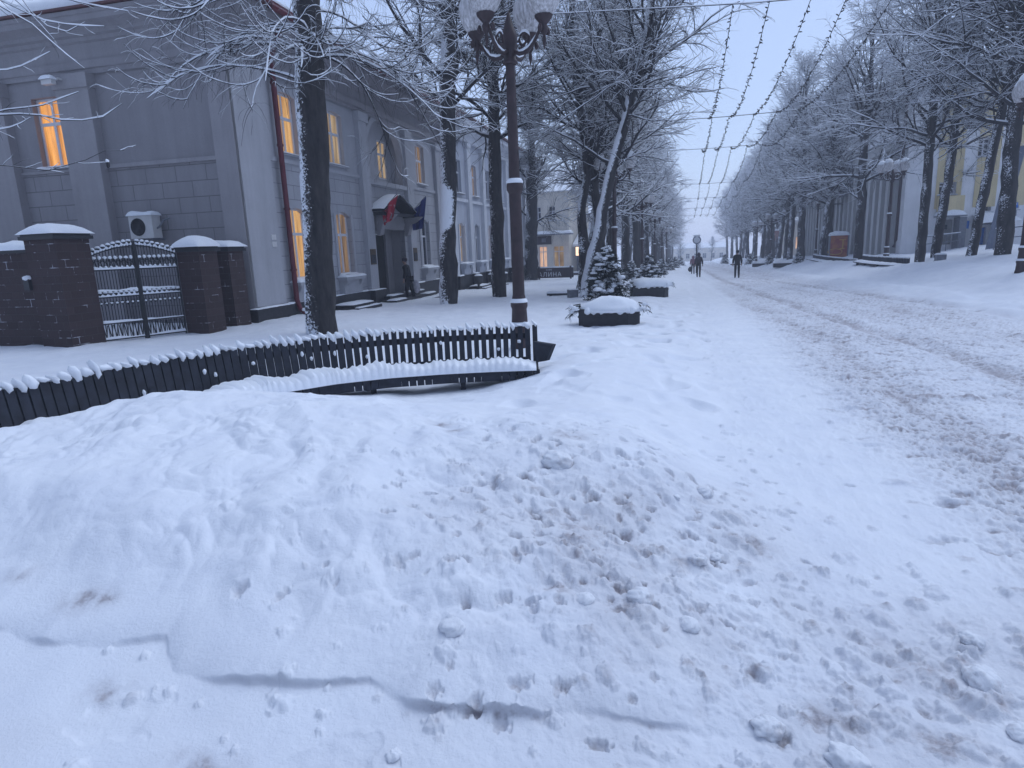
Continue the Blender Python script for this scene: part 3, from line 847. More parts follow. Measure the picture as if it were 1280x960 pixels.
# ------------------------------------------------------------------ more materials
def stucco(name, col, blocks=False, scale=3.0, var=0.24):
    mt, nt, b = nmat(name)
    n1 = noise(nt, 0.9, 7, 0.62); n2 = noise(nt, 26, 5, 0.7); n3 = noise(nt, 1.6, 6, 0.7, stretch=(1.8, 1.8, .14))
    nn = math_n(nt, 'ADD', math_n(nt, 'ADD', math_n(nt, 'MULTIPLY', n1, .35), math_n(nt, 'MULTIPLY', n3, .40)), math_n(nt, 'MULTIPLY', n2, .25))
    c = ramp(nt, nn, .3, .7, (*[v*(1-var) for v in col], 1), (*[v*(1+var) for v in col], 1))
    nt.links.new(c, b.inputs['Base Color'])
    b.inputs['Roughness'].default_value = .92
    bump(nt, b, n2, .35, .01)
    return mt
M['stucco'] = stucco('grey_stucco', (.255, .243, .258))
M['stucco_lit'] = stucco('lit_grey_stucco', (.385, .385, .415))  # street facade copy of the grey stucco, its brighter daylight put into the colour
M['stucco_trim'] = stucco('grey_trim_stucco', (.305, .29, .305)); M['pale_stucco'] = stucco('pale_stucco', (.46, .48, .54))  # grey trim: own lighter tone, plus the corner pilaster's sunlight put into the colour
M['pale_trim'] = stucco('pale_trim', (.60, .61, .65))
def block_mat(name, col, bw, bh, line=.55, vec='yz'):
    """large plaster blocks drawn by thin joints"""
    mt, nt, b = nmat(name)
    tc = N(nt, 'ShaderNodeTexCoord'); sp = N(nt, 'ShaderNodeSeparateXYZ'); nt.links.new(tc.outputs['Object'], sp.inputs[0])
    cb = N(nt, 'ShaderNodeCombineXYZ')
    nt.links.new(sp.outputs[{'x': 0, 'y': 1}[vec[0]]], cb.inputs[0]); nt.links.new(sp.outputs[2], cb.inputs[1])
    bt = N(nt, 'ShaderNodeTexBrick'); bt.inputs['Scale'].default_value = 1
    bt.inputs['Brick Width'].default_value = bw; bt.inputs['Row Height'].default_value = bh
    bt.inputs['Mortar Size'].default_value = .012; bt.inputs['Mortar Smooth'].default_value = .3; bt.inputs['Bias'].default_value = -.3
    bt.inputs['Color1'].default_value = (*[c*1.06 for c in col], 1); bt.inputs['Color2'].default_value = (*[c*.94 for c in col], 1)
    bt.inputs['Mortar'].default_value = (*[c*line for c in col], 1)
    nt.links.new(cb.outputs[0], bt.inputs['Vector'])
    n2 = noise(nt, 22, 5, .7)
    n3 = noise(nt, 1.3, 7, 0.7, stretch=(1.5, 1.5, .3))
    mm = mix(nt, math_n(nt, 'ADD', math_n(nt, 'MULTIPLY', n2, .25), math_n(nt, 'MULTIPLY', ramp(nt, n3, .42, .66), .45), True), bt.outputs['Color'], [c*.68 for c in col])
    nt.links.new(mm, b.inputs['Base Color']); b.inputs['Roughness'].default_value = .92
    h = math_n(nt, 'SUBTRACT', math_n(nt, 'MULTIPLY', n2, .3), bt.outputs['Fac'])
    bump(nt, b, h, .5, .012)
    return mt
M['blocks_y'] = block_mat('plaster_blocks', (.375, .375, .405), 1.0, .40, .5, 'y')  # facade blocks lighter than the side ones, their daylight put into the colour
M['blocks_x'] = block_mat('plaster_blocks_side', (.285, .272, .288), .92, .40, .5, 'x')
M['brick_brown'] = None
def brick_mat(name, c1, c2, mort, bw=.31, bh=.155):
    mt, nt, b = nmat(name)
    tc = N(nt, 'ShaderNodeTexCoord'); sp = N(nt, 'ShaderNodeSeparateXYZ'); nt.links.new(tc.outputs['Object'], sp.inputs[0])
    cb = N(nt, 'ShaderNodeCombineXYZ')
    nt.links.new(math_n(nt, 'ADD', sp.outputs[0], sp.outputs[1]), cb.inputs[0]); nt.links.new(sp.outputs[2], cb.inputs[1])
    bt = N(nt, 'ShaderNodeTexBrick'); bt.inputs['Scale'].default_value = 1
    bt.inputs['Brick Width'].default_value = bw; bt.inputs['Row Height'].default_value = bh
    bt.inputs['Mortar Size'].default_value = .009; bt.inputs['Mortar Smooth'].default_value = .4
    bt.inputs['Color1'].default_value = (*c1, 1); bt.inputs['Color2'].default_value = (*c2, 1); bt.inputs['Mortar'].default_value = (*mort, 1)
    nt.links.new(cb.outputs[0], bt.inputs['Vector'])
    nA = noise(nt, 30, 6, .7); nB = noise(nt, 3.5, 5, .6)
    c = mix(nt, math_n(nt, 'MULTIPLY', nA, .6), bt.outputs['Color'], [v*.45 for v in c1])
    # frost sitting in some joints
    fr = math_n(nt, 'MULTIPLY', bt.outputs['Fac'], ramp(nt, nB, .56, .66))
    nt.links.new(mix(nt, fr, c, (.42, .43, .48)), b.inputs['Base Color'])
    b.inputs['Roughness'].default_value = .9
    bump(nt, b, math_n(nt, 'SUBTRACT', math_n(nt, 'MULTIPLY', nA, .8), bt.outputs['Fac']), .6, .015)
    return mt
M['brick_brown'] = brick_mat('brown_brick', (.050, .030, .032), (.068, .044, .046), (.068, .054, .058))
M['plinth'] = plain('black_granite', (.022, .022, .027), .45, .35, 8, .1)
M['white_frame'] = plain('white_window_frame', (.62, .62, .66), .5, .06, 5, .05)
M['red_metal'] = plain('dark_red_metal', (.105, .012, .022), .45, .2, 6, .05)
M['roof_red'] = plain('roof_sheet', (.10, .035, .035), .5, .25, 4, .1)
M['iron'] = plain('black_iron', (.008, .009, .013), .5, .3, 20, .1)
M['bench_wood'] = plain('dark_painted_wood', (.018, .021, .032), .8, .4, 9, .3)
M['lamp_iron'] = plain('dark_red_brown_iron', (.036, .020, .023), .5, .35, 8, .2)
M['planter'] = plain('charcoal_plastic', (.024, .024, .030), .7, .3, 10, .3)
M['white_metal'] = plain('white_enamel', (.58, .57, .57), .45, .06, 6, .04)
M['grey_metal'] = plain('grey_metal', (.16, .17, .20), .5, .2, 8, .1)
M['dark_metal'] = plain('dark_metal', (.02, .02, .025), .5, .2, 8, .1)
M['dark_void'] = plain('dark_interior', (.010, .010, .012), .8, .2, 4, .0)
M['bronze'] = plain('bronze_plate', (.10, .065, .035), .4, .25, 12, .1, .4)
M['door_wood'] = plain('dark_door', (.008, .007, .008), .7, .3, 6, .1)
M['needles'] = plain('fir_needles', (.012, .022, .022), .9, .45, 14, .3)
M['cable'] = plain('dark_cable', (.012, .012, .016), .6, .2, 10, 0)
def glass_mat(name, col=(.03, .035, .05)):
    mt, nt, b = nmat(name)
    b.inputs['Base Color'].default_value = (*col, 1); b.inputs['Roughness'].default_value = .08
    b.inputs['Specular IOR Level'].default_value = .6
    return mt
M['glass'] = glass_mat('dark_window_glass')
def lit_mat(name, col, st, cscale=9.0, ax=1, lo=.35):
    """window lit from a room behind curtains"""
    mt, nt, b = nmat(name)
    tc = N(nt, 'ShaderNodeTexCoord'); mp = N(nt, 'ShaderNodeMapping')
    s3 = [1.2, 1.2, .7]; s3[ax] = cscale
    mp.inputs['Scale'].default_value = s3
    nt.links.new(tc.outputs['Object'], mp.inputs[0])
    n_ = N(nt, 'ShaderNodeTexNoise'); n_.inputs['Scale'].default_value = 1; n_.inputs['Detail'].default_value = 5; n_.inputs['Roughness'].default_value = .65
    nt.links.new(mp.outputs[0], n_.inputs['Vector'])
    c = ramp(nt, n_.outputs['Fac'], .32, .66, (*[v*lo for v in (col[0], col[1]*.8, col[2]*.7)], 1), (*col, 1))
    b.inputs['Base Color'].default_value = (.02, .02, .02, 1); b.inputs['Roughness'].default_value = .15
    nt.links.new(c, b.inputs['Emission Color']); b.inputs['Emission Strength'].default_value = st
    return mt
M['lit_orange'] = lit_mat('lit_orange_curtain', (1.0, .45, .11), .95, 9, 0, .4)
M['lit_yellow'] = lit_mat('lit_yellow_curtain', (1.0, .60, .23), .74, 9, 1, .45)
M['lit_dim'] = lit_mat('dim_lit_curtain', (.62, .40, .22), .42, 9, 1, .25)
M['lit_pale'] = lit_mat('pale_lit_window', (.75, .55, .32), .55, 7, 1, .25)
M['lit_shop'] = lit_mat('lit_shop_window', (1.0, .66, .46), .75, 3, 0, .5)
def flag_mat(name, col): return plain(name, col, .85, .15, 5, .1)

# ------------------------------------------------------------------ the grey building on the left
TH = rad(1.6)
OB = np.array([-11.05, 14.63, 0.0])
bld = empty('grey_building', OB, TH)
tag(bld, 'two storey grey stucco building with lit windows and a gabled porch', 'building')
class Fac:
    """a vertical wall plane in building coordinates: a along, d outwards, z up"""
    def __init__(s, side): s.side = side
    def p(s, a, d, z): return (a, -d, z) if s.side else (d, a, z)
    def box(s, mb, a0, a1, d0, d1, z0, z1, mi=0):
        if s.side: mb.box(a0, a1, -d1, -d0, z0, z1, mi)
        else: mb.box(d0, d1, a0, a1, z0, z1, mi)
    def wall(s, mb, a0, a1, z0, z1, ops, d=0.0, deep=.2, mi=0):
        A = sorted({a0, a1, *[q for o in ops for q in o[:2]]}); Z = sorted({z0, z1, *[q for o in ops for q in o[2:4]]})
        for i in range(len(A)-1):
            for j in range(len(Z)-1):
                ca, cz = (A[i]+A[i+1])/2, (Z[j]+Z[j+1])/2
                if any(o[0] < ca < o[1] and o[2] < cz < o[3] for o in ops): continue
                mb.add([s.p(A[i], d, Z[j]), s.p(A[i+1], d, Z[j]), s.p(A[i+1], d, Z[j+1]), s.p(A[i], d, Z[j+1])], [(0, 1, 2, 3)], mi)
        for (oa, ob, oz, ot) in [o[:4] for o in ops]:
            c0 = [s.p(oa, d, oz), s.p(ob, d, oz), s.p(ob, d, ot), s.p(oa, d, ot)]
            c1 = [s.p(oa, d-deep, oz), s.p(ob, d-deep, oz), s.p(ob, d-deep, ot), s.p(oa, d-deep, ot)]
            mb.add(c0+c1, [(0, 1, 5, 4), (1, 2, 6, 5), (2, 3, 7, 6), (3, 0, 4, 7)], mi)
    def spandrel(s, mb, a0, a1, zt, rise, d0, d1, mi=0, n=10, full=False):
        """fills the corners above an arch whose crown touches zt"""
        w = (a1-a0)/2; ac = (a0+a1)/2
        R_ = (w*w+rise*rise)/(2*rise)
        ar = []
        for k in range(n+1):
            q = -w+2*w*k/n
            ar.append((ac+q, zt-R_+math.sqrt(max(R_*R_-q*q, 0))))
        for k in range(n):
            (x0, y0), (x1, y1) = ar[k], ar[k+1]
            v = [s.p(x0, d0, y0), s.p(x1, d0, y1), s.p(x1, d0, zt+.001), s.p(x0, d0, zt+.001), s.p(x0, d1, y0), s.p(x1, d1, y1), s.p(x1, d1, zt+.001), s.p(x0, d1, zt+.001)]
            mb.add(v, [(0, 1, 2, 3), (7, 6, 5, 4), (0, 4, 5, 1)], mi)
        return ar
    def window(s, parent, a0, a1, z0, z1, d, lit, name='window', trans=.64, frame=None, sill=True, nv=1, fw=.055, curtain=None):
        """frame with mullion and transom, pane and snowy sill"""
        g = MB(); fm = frame or M['white_frame']
        e = .05
        s.box(g, a0, a0+fw, d, d+e, z0, z1); s.box(g, a1-fw, a1, d, d+e, z0, z1)
        s.box(g, a0+fw, a1-fw, d+.001, d+e-.001, z1-fw, z1); s.box(g, a0+fw, a1-fw, d+.001, d+e-.001, z0, z0+fw)
        zt = z0+(z1-z0)*trans
        s.box(g, a0+fw, a1-fw, d+.002, d+e+.006, zt-.04, zt+.04)
        for k in range(nv):
            am = a0+(a1-a0)*(k+1)/(nv+1)
            s.box(g, am-.04, am+.04, d+.003, d+e+.003, z0+fw, zt-.04); s.box(g, am-.03, am+.03, d+.003, d+e+.003, zt+.04, z1-fw)
        w = g.build(name, fm, parent)
        q = MB(); q.add([s.p(a0+.01, d+.012, z0+.01), s.p(a1-.01, d+.012, z0+.01), s.p(a1-.01, d+.012, z1-.01), s.p(a0+.01, d+.012, z1-.01)], [(0, 1, 2, 3)])
        q.build('pane', lit, w)
        if sill:
            q = MB(); s.box(q, a0-.08, a1+.08, d-.02, .10, z0-.05, z0-.002); q.build('sill', M['stucco_lit'], w)
            q = MB()
            if s.side: q.cushion(a0-.08, a1+.08, -.11, -d-.03, z0-.003, .05, int(a0*10), 6)
            else: q.cushion(d+.03, .11, a0-.08, a1+.08, z0-.003, .05, int(a0*10), 6)
            q.build('sill_snow', M['snow'], w)
        return w
SD, FC = Fac(True), Fac(False)
# --- side wall
upper, lower, trim, snw = MB(), MB(), MB(), MB()
side_ops = [(-6.05, -5.08, 4.20, 5.98), (-10.2, -9.2, 4.2, 5.98)]
SD.wall(upper, -14, 0, 4.14, 6.75, side_ops, 0, .22)
SD.wall(lower, -14, 0, -.6, 4.14, [], 0)
for (a0, a1) in ((-4.95, -3.92), (-7.85, -6.78), (-12, -11)):
    SD.box(trim, a0, a1, 0, .24, -.5, 6.05); SD.box(trim, a0-.04, a1+.04, 0, .29, 6.05, 6.40)
SD.box(trim, -.50, .11, 0, .12, .30, 6.40)
SD.box(trim, -3.92, -.50, 0, .07, 4.06, 4.16)
SD.box(trim, -6.78, -4.95, 0, .05, 4.06, 4.13)
# --- facade
f_ops = []
gw = [(2.02, 3.02), (4.82, 5.82), (12.35, 13.35)]
for (a0, a1) in gw:
    f_ops.append((a0, a1, .92, 2.96)); f_ops.append((a0, a1, 4.45, 6.12))
ARCH = (7.45, 10.75)
f_ops += [(ARCH[0], ARCH[1], 4.22, 6.55), (7.75, 10.55, -.5, 2.98)]
fup, flo = MB(), MB()
FC.wall(fup, 0, 16.0, 4.14, 6.75, [o for o in f_ops if o[2] > 4], 0, .2)
FC.wall(flo, 0, 16.0, -.6, 4.14, [o for o in f_ops if o[2] < 4], 0, .2)
for (a0, a1) in gw:
    FC.spandrel(flo, a0, a1, 2.96, .16, 0, -.19)
    FC.spandrel(fup, a0, a1, 6.12, .07, 0, -.19)
FC.spandrel(fup, ARCH[0], ARCH[1], 6.55, 1.55, 0, -.2, n=24)
ftrim = MB()
# corner strip, pilasters and bands
FC.box(ftrim, -.111, 1.35, 0, .11, .30, 6.40)
for (a0, a1) in ((6.75, 7.40), (10.85, 11.5), (14.45, 15.05)):
    FC.box(ftrim, a0, a1, 0, .16, .30, 6.10); FC.box(ftrim, a0-.05, a1+.05, 0, .21, 6.10, 6.40)
for (a0, a1) in ((1.35, 6.75), (11.5, 14.45)):
    FC.box(ftrim, a0, a1, 0, .05, 4.18, 4.30)
FC.box(ftrim, ARCH[0]-.05, ARCH[1]+.05, .0, .14, 4.05, 4.21)
for k in range(5):                                      # raised surrounds of the lower windows
    pass
for (a0, a1) in gw:
    FC.box(ftrim, a0-.16, a0-.02, 0, .04, .95, 2.9); FC.box(ftrim, a1+.02, a1+.16, 0, .04, .95, 2.9)
# archivolt
for k in range(24):
    w_, rise = (ARCH[1]-ARCH[0])/2+.02, 1.57
    R_ = (w_*w_+rise*rise)/(2*rise); zc = 6.56-R_
    q0 = -math.asin(w_/R_)+2*math.asin(w_/R_)*k/24 if rise < w_ else 0
    q1 = -math.asin(w_/R_)+2*math.asin(w_/R_)*(k+1)/24
    ac = sum(ARCH)/2
    pts = []
    for rr in (R_, R_+.2):
        for q in (q0, q1): pts.append((ac+rr*math.sin(q), zc+rr*math.cos(q)))
    (x0, y0), (x1, y1), (x2, y2), (x3, y3) = pts
    v = [FC.p(x0, .07, y0), FC.p(x1, .07, y1), FC.p(x3, .07, y3), FC.p(x2, .07, y2), FC.p(x0, 0, y0), FC.p(x1, 0, y1), FC.p(x3, 0, y3), FC.p(x2, 0, y2)]
    ftrim.add(v, [(0, 1, 2, 3), (0, 4, 5, 1), (3, 2, 6, 7)])
# recess of the arch, with its reveal and back wall
niche = MB()
FC.wall(niche, ARCH[0]-.02, ARCH[1]+.02, 4.2, 6.6, [(7.62, 8.75, 4.40, 6.05), (9.55, 10.35, 4.45, 5.90)], -.48, .1)
niche.add([FC.p(ARCH[0], -.2, 4.22), FC.p(ARCH[0], -.48, 4.22), FC.p(ARCH[0], -.48, 6.55), FC.p(ARCH[0], -.2, 6.55)], [(0, 1, 2, 3)])
niche.add([FC.p(ARCH[1], -.2, 4.22), FC.p(ARCH[1], -.2, 6.55), FC.p(ARCH[1], -.48, 6.55), FC.p(ARCH[1], -.48, 4.22)], [(0, 1, 2, 3)])
niche.add([FC.p(ARCH[0], -.2, 4.22), FC.p(ARCH[1], -.2, 4.22), FC.p(ARCH[1], -.48, 4.22), FC.p(ARCH[0], -.48, 4.22)], [(0, 1, 2, 3)])
niche.add([FC.p(ARCH[0], -.2, 6.55), FC.p(ARCH[0], -.48, 6.55), FC.p(ARCH[1], -.48, 6.55), FC.p(ARCH[1], -.2, 6.55)], [(0, 1, 2, 3)])
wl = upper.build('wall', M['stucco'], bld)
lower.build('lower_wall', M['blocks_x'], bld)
fup.build('wall', M['stucco_lit'], bld)
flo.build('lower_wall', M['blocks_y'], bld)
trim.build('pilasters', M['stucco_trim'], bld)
ftrim.build('pilasters', M['stucco_lit'], bld)
niche.build('arched_niche', M['stucco_lit'], bld)
# cornice swept round the corner
prof = [(.10, 6.40), (.10, 6.52), (.16, 6.54), (.16, 6.72), (.05, 6.74), (.05, 7.18), (.14, 7.22), (.14, 7.32), (.26, 7.36), (.26, 7.46), (.40, 7.52), (.66, 7.60), (.66, 7.74), (.72, 7.76), (.72, 7.86), (-.1, 7.90)]
cs = MB(); vs = []
prof = [(d, z if z < 6.75 else z-.10*(z-6.74)/1.12) for d, z in prof]
for (d, z) in prof: vs += [(-14, -d*.64, z), (d, -d*.64, z), (d, 16.02, z)]
fs = []
for i in range(len(prof)-1):
    for k in range(2): fs.append((3*i+k, 3*i+k+1, 3*i+3+k+1, 3*i+3+k))
cs.add(vs, fs)
cs.build('cornice', M['stucco'], bld)
cp = MB(); vs = []
pr2 = [(.55, 7.866), (.82, 7.885), (.82, 7.93), (.30, 8.06), (-6, 10.6)]
pr2 = [(d, z-.10) for d, z in pr2]
for (d, z) in pr2: vs += [(-14, -d*.64, z), (d, -d*.64, z), (d, 16.02, z)]
fs = [(3*i+k, 3*i+k+1, 3*i+4+k, 3*i+3+k) for i in range(4) for k in range(2)]
cp.add(vs, fs)
rf = cp.build('roof', M['roof_red'], bld)
sn = MB(); vs = []; rsn = random.Random(4)
pr3 = [(.80, 7.838), (.84, 7.90), (.83, 8.0), (.74, 8.08), (.5, 8.15), (-6, 10.75)]
for (d, z) in pr3: vs += [(-14, -d*.64, z), (d-.03, -d*.64, z), (d-.03, 16.02, z)]
sn.add(vs, [(3*i+k, 3*i+k+1, 3*i+4+k, 3*i+3+k) for i in range(5) for k in range(2)], 0, True)
sn.build('roof_snow', M['snow'], rf)
g = MB(); g.tube([(.86, .9, 7.76), (.86, 16.0, 7.76)], .085, 8)
g.box(.80, .90, -.5, 16.0, 7.79, 7.89)
g.build('gutter', M['red_metal'], bld)
# windows
SD.window(bld, -6.05, -5.08, 4.20, 5.98, -.20, M['lit_orange'])
SD.window(bld, -10.2, -9.2, 4.20, 5.98, -.20, M['lit_orange'])
lit_lo = [M['lit_yellow'], M['lit_dim'], M['glass']]; lit_up = [M['lit_yellow'], M['lit_pale'], M['lit_dim']]
for k, (a0, a1) in enumerate(gw):
    FC.window(bld, a0, a1, .92, 2.96, -.18, lit_lo[k])
    FC.window(bld, a0, a1, 4.45, 6.12, -.18, lit_up[k], trans=.6)
FC.window(bld, 7.62, 8.75, 4.40, 6.05, -.56, M['lit_yellow'], sill=False)
FC.window(bld, 9.55, 10.35, 4.45, 5.90, -.56, M['lit_pale'], sill=False)
# console panels with snow under the lower windows
def console(parent, a0, a1, zt=.84, d=.34, mat=None):
    c = MB()
    FC.box(c, a0-.22, a1+.22, 0, d, zt-.10, zt)
    FC.box(c, a0-.14, a1+.14, 0, d*.55, .28, zt-.10)
    for a in (a0-.12, a1-.06):
        c.prism([(0, 0), (d*.9, 0), (d*.8, -.12), (d*.45, -.25), (d*.35, -.42), (0, -.48)], FC.p(a, 0, zt-.10), (1, 0, 0), (0, 0, 1), (0, .18, 0))
    k = c.build('window_console', mat or M['stucco_lit'], parent)
    q = MB(); q.cushion(.01, d, a0-.22, a1+.22, zt-.004, .085, int(a0*7), 7, 0, .02); q.build('console_snow', M['snow'], k)
for (a0, a1) in gw: console(bld, a0, a1)
# plinth and its snow
pl_ = MB(); ps = MB()
for (a0, a1, d) in ((-.25, 1.50, .26), (1.50, 6.6, .16), (6.6, 7.6, .36), (10.7, 11.65, .36), (11.65, 14.3, .16), (14.3, 15.2, .3), (15.2, 16.0, .16)):
    FC.box(pl_, a0, a1, 0, d, -.8, .26)
    ps.cushion(.01, d, a0, a1, .257, .035, int(a0*3), 6, 0, .0)
SD.box(pl_, -.6, -.0, 0, .24, -.8, .25)
p_ = pl_.build('plinth', M['plinth'], bld); ps.build('plinth_snow', M['snow'], p_)
# drainpipes
for (a, z1) in ((1.78, 7.8), (15.45, 7.8)):
    q = MB(); q.tube([(.62, a, 7.78), (.5, a, 7.45), (.20, a, 6.9), (.17, a, 6.3), (.17, a, .35), (.24, a, .1), (.42, a+.05, -.08)], .075, 10)
    for z in (1.2, 2.9, 4.6, 6.2): q.lathe([(.09, -.03), (.095, 0), (.09, .03)], 10, (.17, a, z))
    dp = q.build('drainpipe', M['red_metal'], bld)
    q = MB(); q.blob((.36, a+.03, .06), .09, .09, .05, 3, .2, 8, 6); q.build('pipe_snow', M['snow'], dp)
# porch: recess, beam, gable, door
po = MB()
po.add([FC.p(7.75, 0, -.5), FC.p(7.75, -.6, -.5), FC.p(7.75, -.6, 2.98), FC.p(7.75, 0, 2.98)], [(0, 1, 2, 3)])
po.add([FC.p(10.55, 0, -.5), FC.p(10.55, 0, 2.98), FC.p(10.55, -.6, 2.98), FC.p(10.55, -.6, -.5)], [(0, 1, 2, 3)])
po.add([FC.p(7.75, 0, 2.98), FC.p(7.75, -.6, 2.98), FC.p(10.55, -.6, 2.98), FC.p(10.55, 0, 2.98)], [(0, 1, 2, 3)])
FC.wall(po, 7.75, 10.55, -.5, 2.98, [(7.95, 9.95, -.5, 2.3)], -.6, .15)
porch = po.build('porch', M['stucco'], bld)
g = MB(); FC.box(g, 7.96, 8.94, -.74, -.69, -.4, 2.29); FC.box(g, 8.96, 9.94, -.74, -.69, -.4, 2.29)
for a in (8.05, 9.05):
    FC.box(g, a, a+.8, -.69, -.67, .2, .9); FC.box(g, a, a+.8, -.69, -.67, 1.1, 2.05)
dr = g.build('door', M['door_wood'], porch)
g = MB(); ac, hw, zt, za, d1 = 8.85, 1.55, 3.06, 3.66, .62
def gable_slab(g, ac, hw, z0, za, d0, d1, th, out=0.0):
    for s_ in (-1, 1):
        v = [(ac+s_*hw, z0), (ac, za), (ac, za+th), (ac+s_*hw, z0+th)]
        g.add([FC.p(a, d0, z) for a, z in v]+[FC.p(a, d1, z) for a, z in v], [(0, 1, 2, 3), (4, 7, 6, 5), (0, 4, 5, 1), (1, 5, 6, 2), (2, 6, 7, 3), (3, 7, 4, 0)])
gable_slab(g, ac, hw, zt, za, 0, d1, .07)
FC.box(g, ac-hw+.08, ac-hw+.2, 0, d1-.05, zt-.14, zt+.0); FC.box(g, ac+hw-.2, ac+hw-.08, 0, d1-.05, zt-.14, zt+.0)
FC.box(g, ac-hw+.2, ac+hw-.2, d1-.16, d1-.06, zt-.14, zt-.02)
can = g.build('porch_canopy', M['dark_metal'], bld)
g = MB()
for s_ in (-1, 1):
    vs = []
    for i in range(9):
        for j in range(5):
            u = i/8; w = j/4
            k = math.sqrt(max(0, 1-(2*u-1)**2*.96))*math.sqrt(max(0, 1-(2*w-1)**2*.9))
            vs.append(FC.p(ac+s_*hw*u*1.02, -.02+(d1+.05)*w, za+(zt-za)*u+.065+.15*k))
    g.add(vs, [(i*5+j, i*5+j+1, i*5+j+6, i*5+j+5) for i in range(8) for j in range(4)], 0, True)
g.build('canopy_snow', M['snow'], can)
g = MB(); FC.box(g, 7.70, 10.60, -.3, .12, 2.45, 2.97); FC.box(g, 7.62, 10.68, .0, .16, 2.60, 2.72)
for a in (7.66, 10.32): g.prism([(0, 0), (.75, 0), (.6, -.15), (.25, -.3), (.12, -.7), (0, -.75)], FC.p(a, .12, 2.95), (1, 0, 0), (0, 0, 1), (0, .3, 0))
g.build('porch_beam', M['stucco'], porch)
g = MB(); g.lathe([(0, -.12), (.09, -.1), (.11, 0), (.09, .1), (0, .12)], 10, FC.p(10.72, .12, 1.9))
# steps
g = MB()
for k in range(3): FC.box(g, 7.3-.3*k, 11.0+.3*k, .0, .6+.4*k, -.8, -.02-.13*k)
st_ = g.build('steps', M['plinth'], bld)
g = MB()
for (a0, a1, d0, d1_, z) in ((7.5, 8.6, .25, .62, -.02), (9.5, 10.9, .2, .6, -.02), (6.9, 8.0, .62, 1.0, -.15), (10.2, 11.2, .62, 1.0, -.15), (6.8, 11.5, 1.02, 1.40, -.28)):
    g.cushion(d0, d1_, a0, a1, z-.004, .05, int(a0*5), 7, 0, 0)
g.build('step_snow', M['snow'], st_)
g = MB()
for a in (7.02, 11.12):
    pass
def plaque(a, z, w, h, mat, name='plaque', d=.165):
    g = MB(); FC.box(g, a-w/2, a+w/2, d-.01, d+.02, z-h/2, z+h/2, 0); FC.box(g, a-w/2+.03, a+w/2-.03, d+.02, d+.026, z-h/2+.04, z+h/2-.2, 1); return g.build(name, [mat, M['dark_metal']], bld)
plaque(7.07, 1.45, .44, .55, M['bronze']); plaque(11.17, 1.45, .40, .55, M['bronze'])
g = MB(); FC.box(g, .95, 1.16, .11, .13, 2.05, 2.19); FC.box(g, .95, 1.16, .11, .13, 1.86, 2.0); g.build('address_plate', M['white_metal'], bld)
# flags hang from slanted poles
def flag(a, z, mat, label, seed, hang):
    r = empty('wall_flag', (0, 0, 0)); 
    base = np.array([OB[0], OB[1], 0]) + np.array([math.cos(TH)*.16-math.sin(TH)*a, math.sin(TH)*.16+math.cos(TH)*a, z])
    r.location = base; r.rotation_euler = (0, 0, TH)
    tag(r, label, 'flag', 'flags over the porch')
    g = MB(); g.tube([(0, 0, 0), (.9, 0, .81)], .016, 6); g.build('flagpole', M['grey_metal'], r)
    vs = []; n1, n2 = 14, 12
    rs = random.Random(seed); ph = rs.uniform(0, 6)
    for j in range(n2):
        for i in range(n1):
            t = i/(n1-1); w = j/(n2-1)
            s0 = .30+.70*t
            gath = w*(.55*t)                          # the cloth falls in folds towards the pole's foot
            p0 = np.array([.9*(s0-gath*.45), 0, .81*s0])
            vs.append((p0[0]+.03*math.sin(9*t+ph), (.03+.06*w)*math.sin(10*t+ph+2*w), p0[2]-hang*w*(.6+.4*t)-.02))
    g = MB(); g.add(vs, [(j*n1+i, j*n1+i+1, (j+1)*n1+i+1, (j+1)*n1+i) for j in range(n2-1) for i in range(n1-1)], 0, True)
    g.build('cloth', mat, r)
fr, ntf, bf = nmat('red_flag_cloth')
tcn = noise(ntf, 9, 5, .7)
ntf.links.new(mix(ntf, ramp(ntf, tcn, .60, .64), (.42, .025, .05), (.6, .5, .55)), bf.inputs['Base Color']); bf.inputs['Roughness'].default_value = .9
flag(7.6, 2.85, fr, 'red flag dusted with snow hanging on a slanted pole over the porch', 2, .85)
flag(10.5, 2.95, flag_mat('blue_flag_cloth', (.016, .026, .13)), 'dark navy flag hanging limp on the far side of the porch', 5, 1.25)
# air conditioner and camera on the side wall
def bl(p):  # building-local to world
    return np.array([OB[0]+p[0]*math.cos(TH)-p[1]*math.sin(TH), OB[1]+p[0]*math.sin(TH)+p[1]*math.cos(TH), p[2]])
ac_ = empty('air_conditioner', bl((-2.75, -.30, 2.2)), TH)
tag(ac_, 'white air conditioner unit with snow on top fixed to the side wall', 'air conditioner')
g = MB(); g.box(-.36, .36, -.15, .15, 0, .58); g.build('body', M['white_metal'], ac_)
g = MB()
g.lathe([(0, 0), (.21, 0), (.21, .01), (.225, .012), (.225, 0)], 20)
for v in range(len(g.v)):
    x, y, z = g.v[v]; g.v[v] = (x-.09, -.151-z, y+.29)
for k in range(5): g.tube([(-.09+.04*(k+1)*math.cos(2*PI*q/20), -.166, .29+.04*(k+1)*math.sin(2*PI*q/20)) for q in range(21)], .004, 4, 0, False)
g.build('fan_grille', M['dark_metal'], ac_)
g = MB(); g.box(-.30, -.26, -.14, .30, -.05, 0); g.box(.26, .30, -.14, .30, -.05, 0); g.tube([(.36, 0, .25), (.44, 0, .28), (.50, .1, .45), (.62, .2, .50)], .025, 6); g.build('bracket', M['grey_metal'], ac_)
g = MB(); g.cushion(-.38, .38, -.17, .17, .578, .13, 5, 8); g.build('snow_cap', M['snow'], ac_)
cm = empty('security_camera', bl((-4.75, -.52, 6.18)), TH)
tag(cm, 'snow covered security camera under the cornice of the grey building', 'camera')
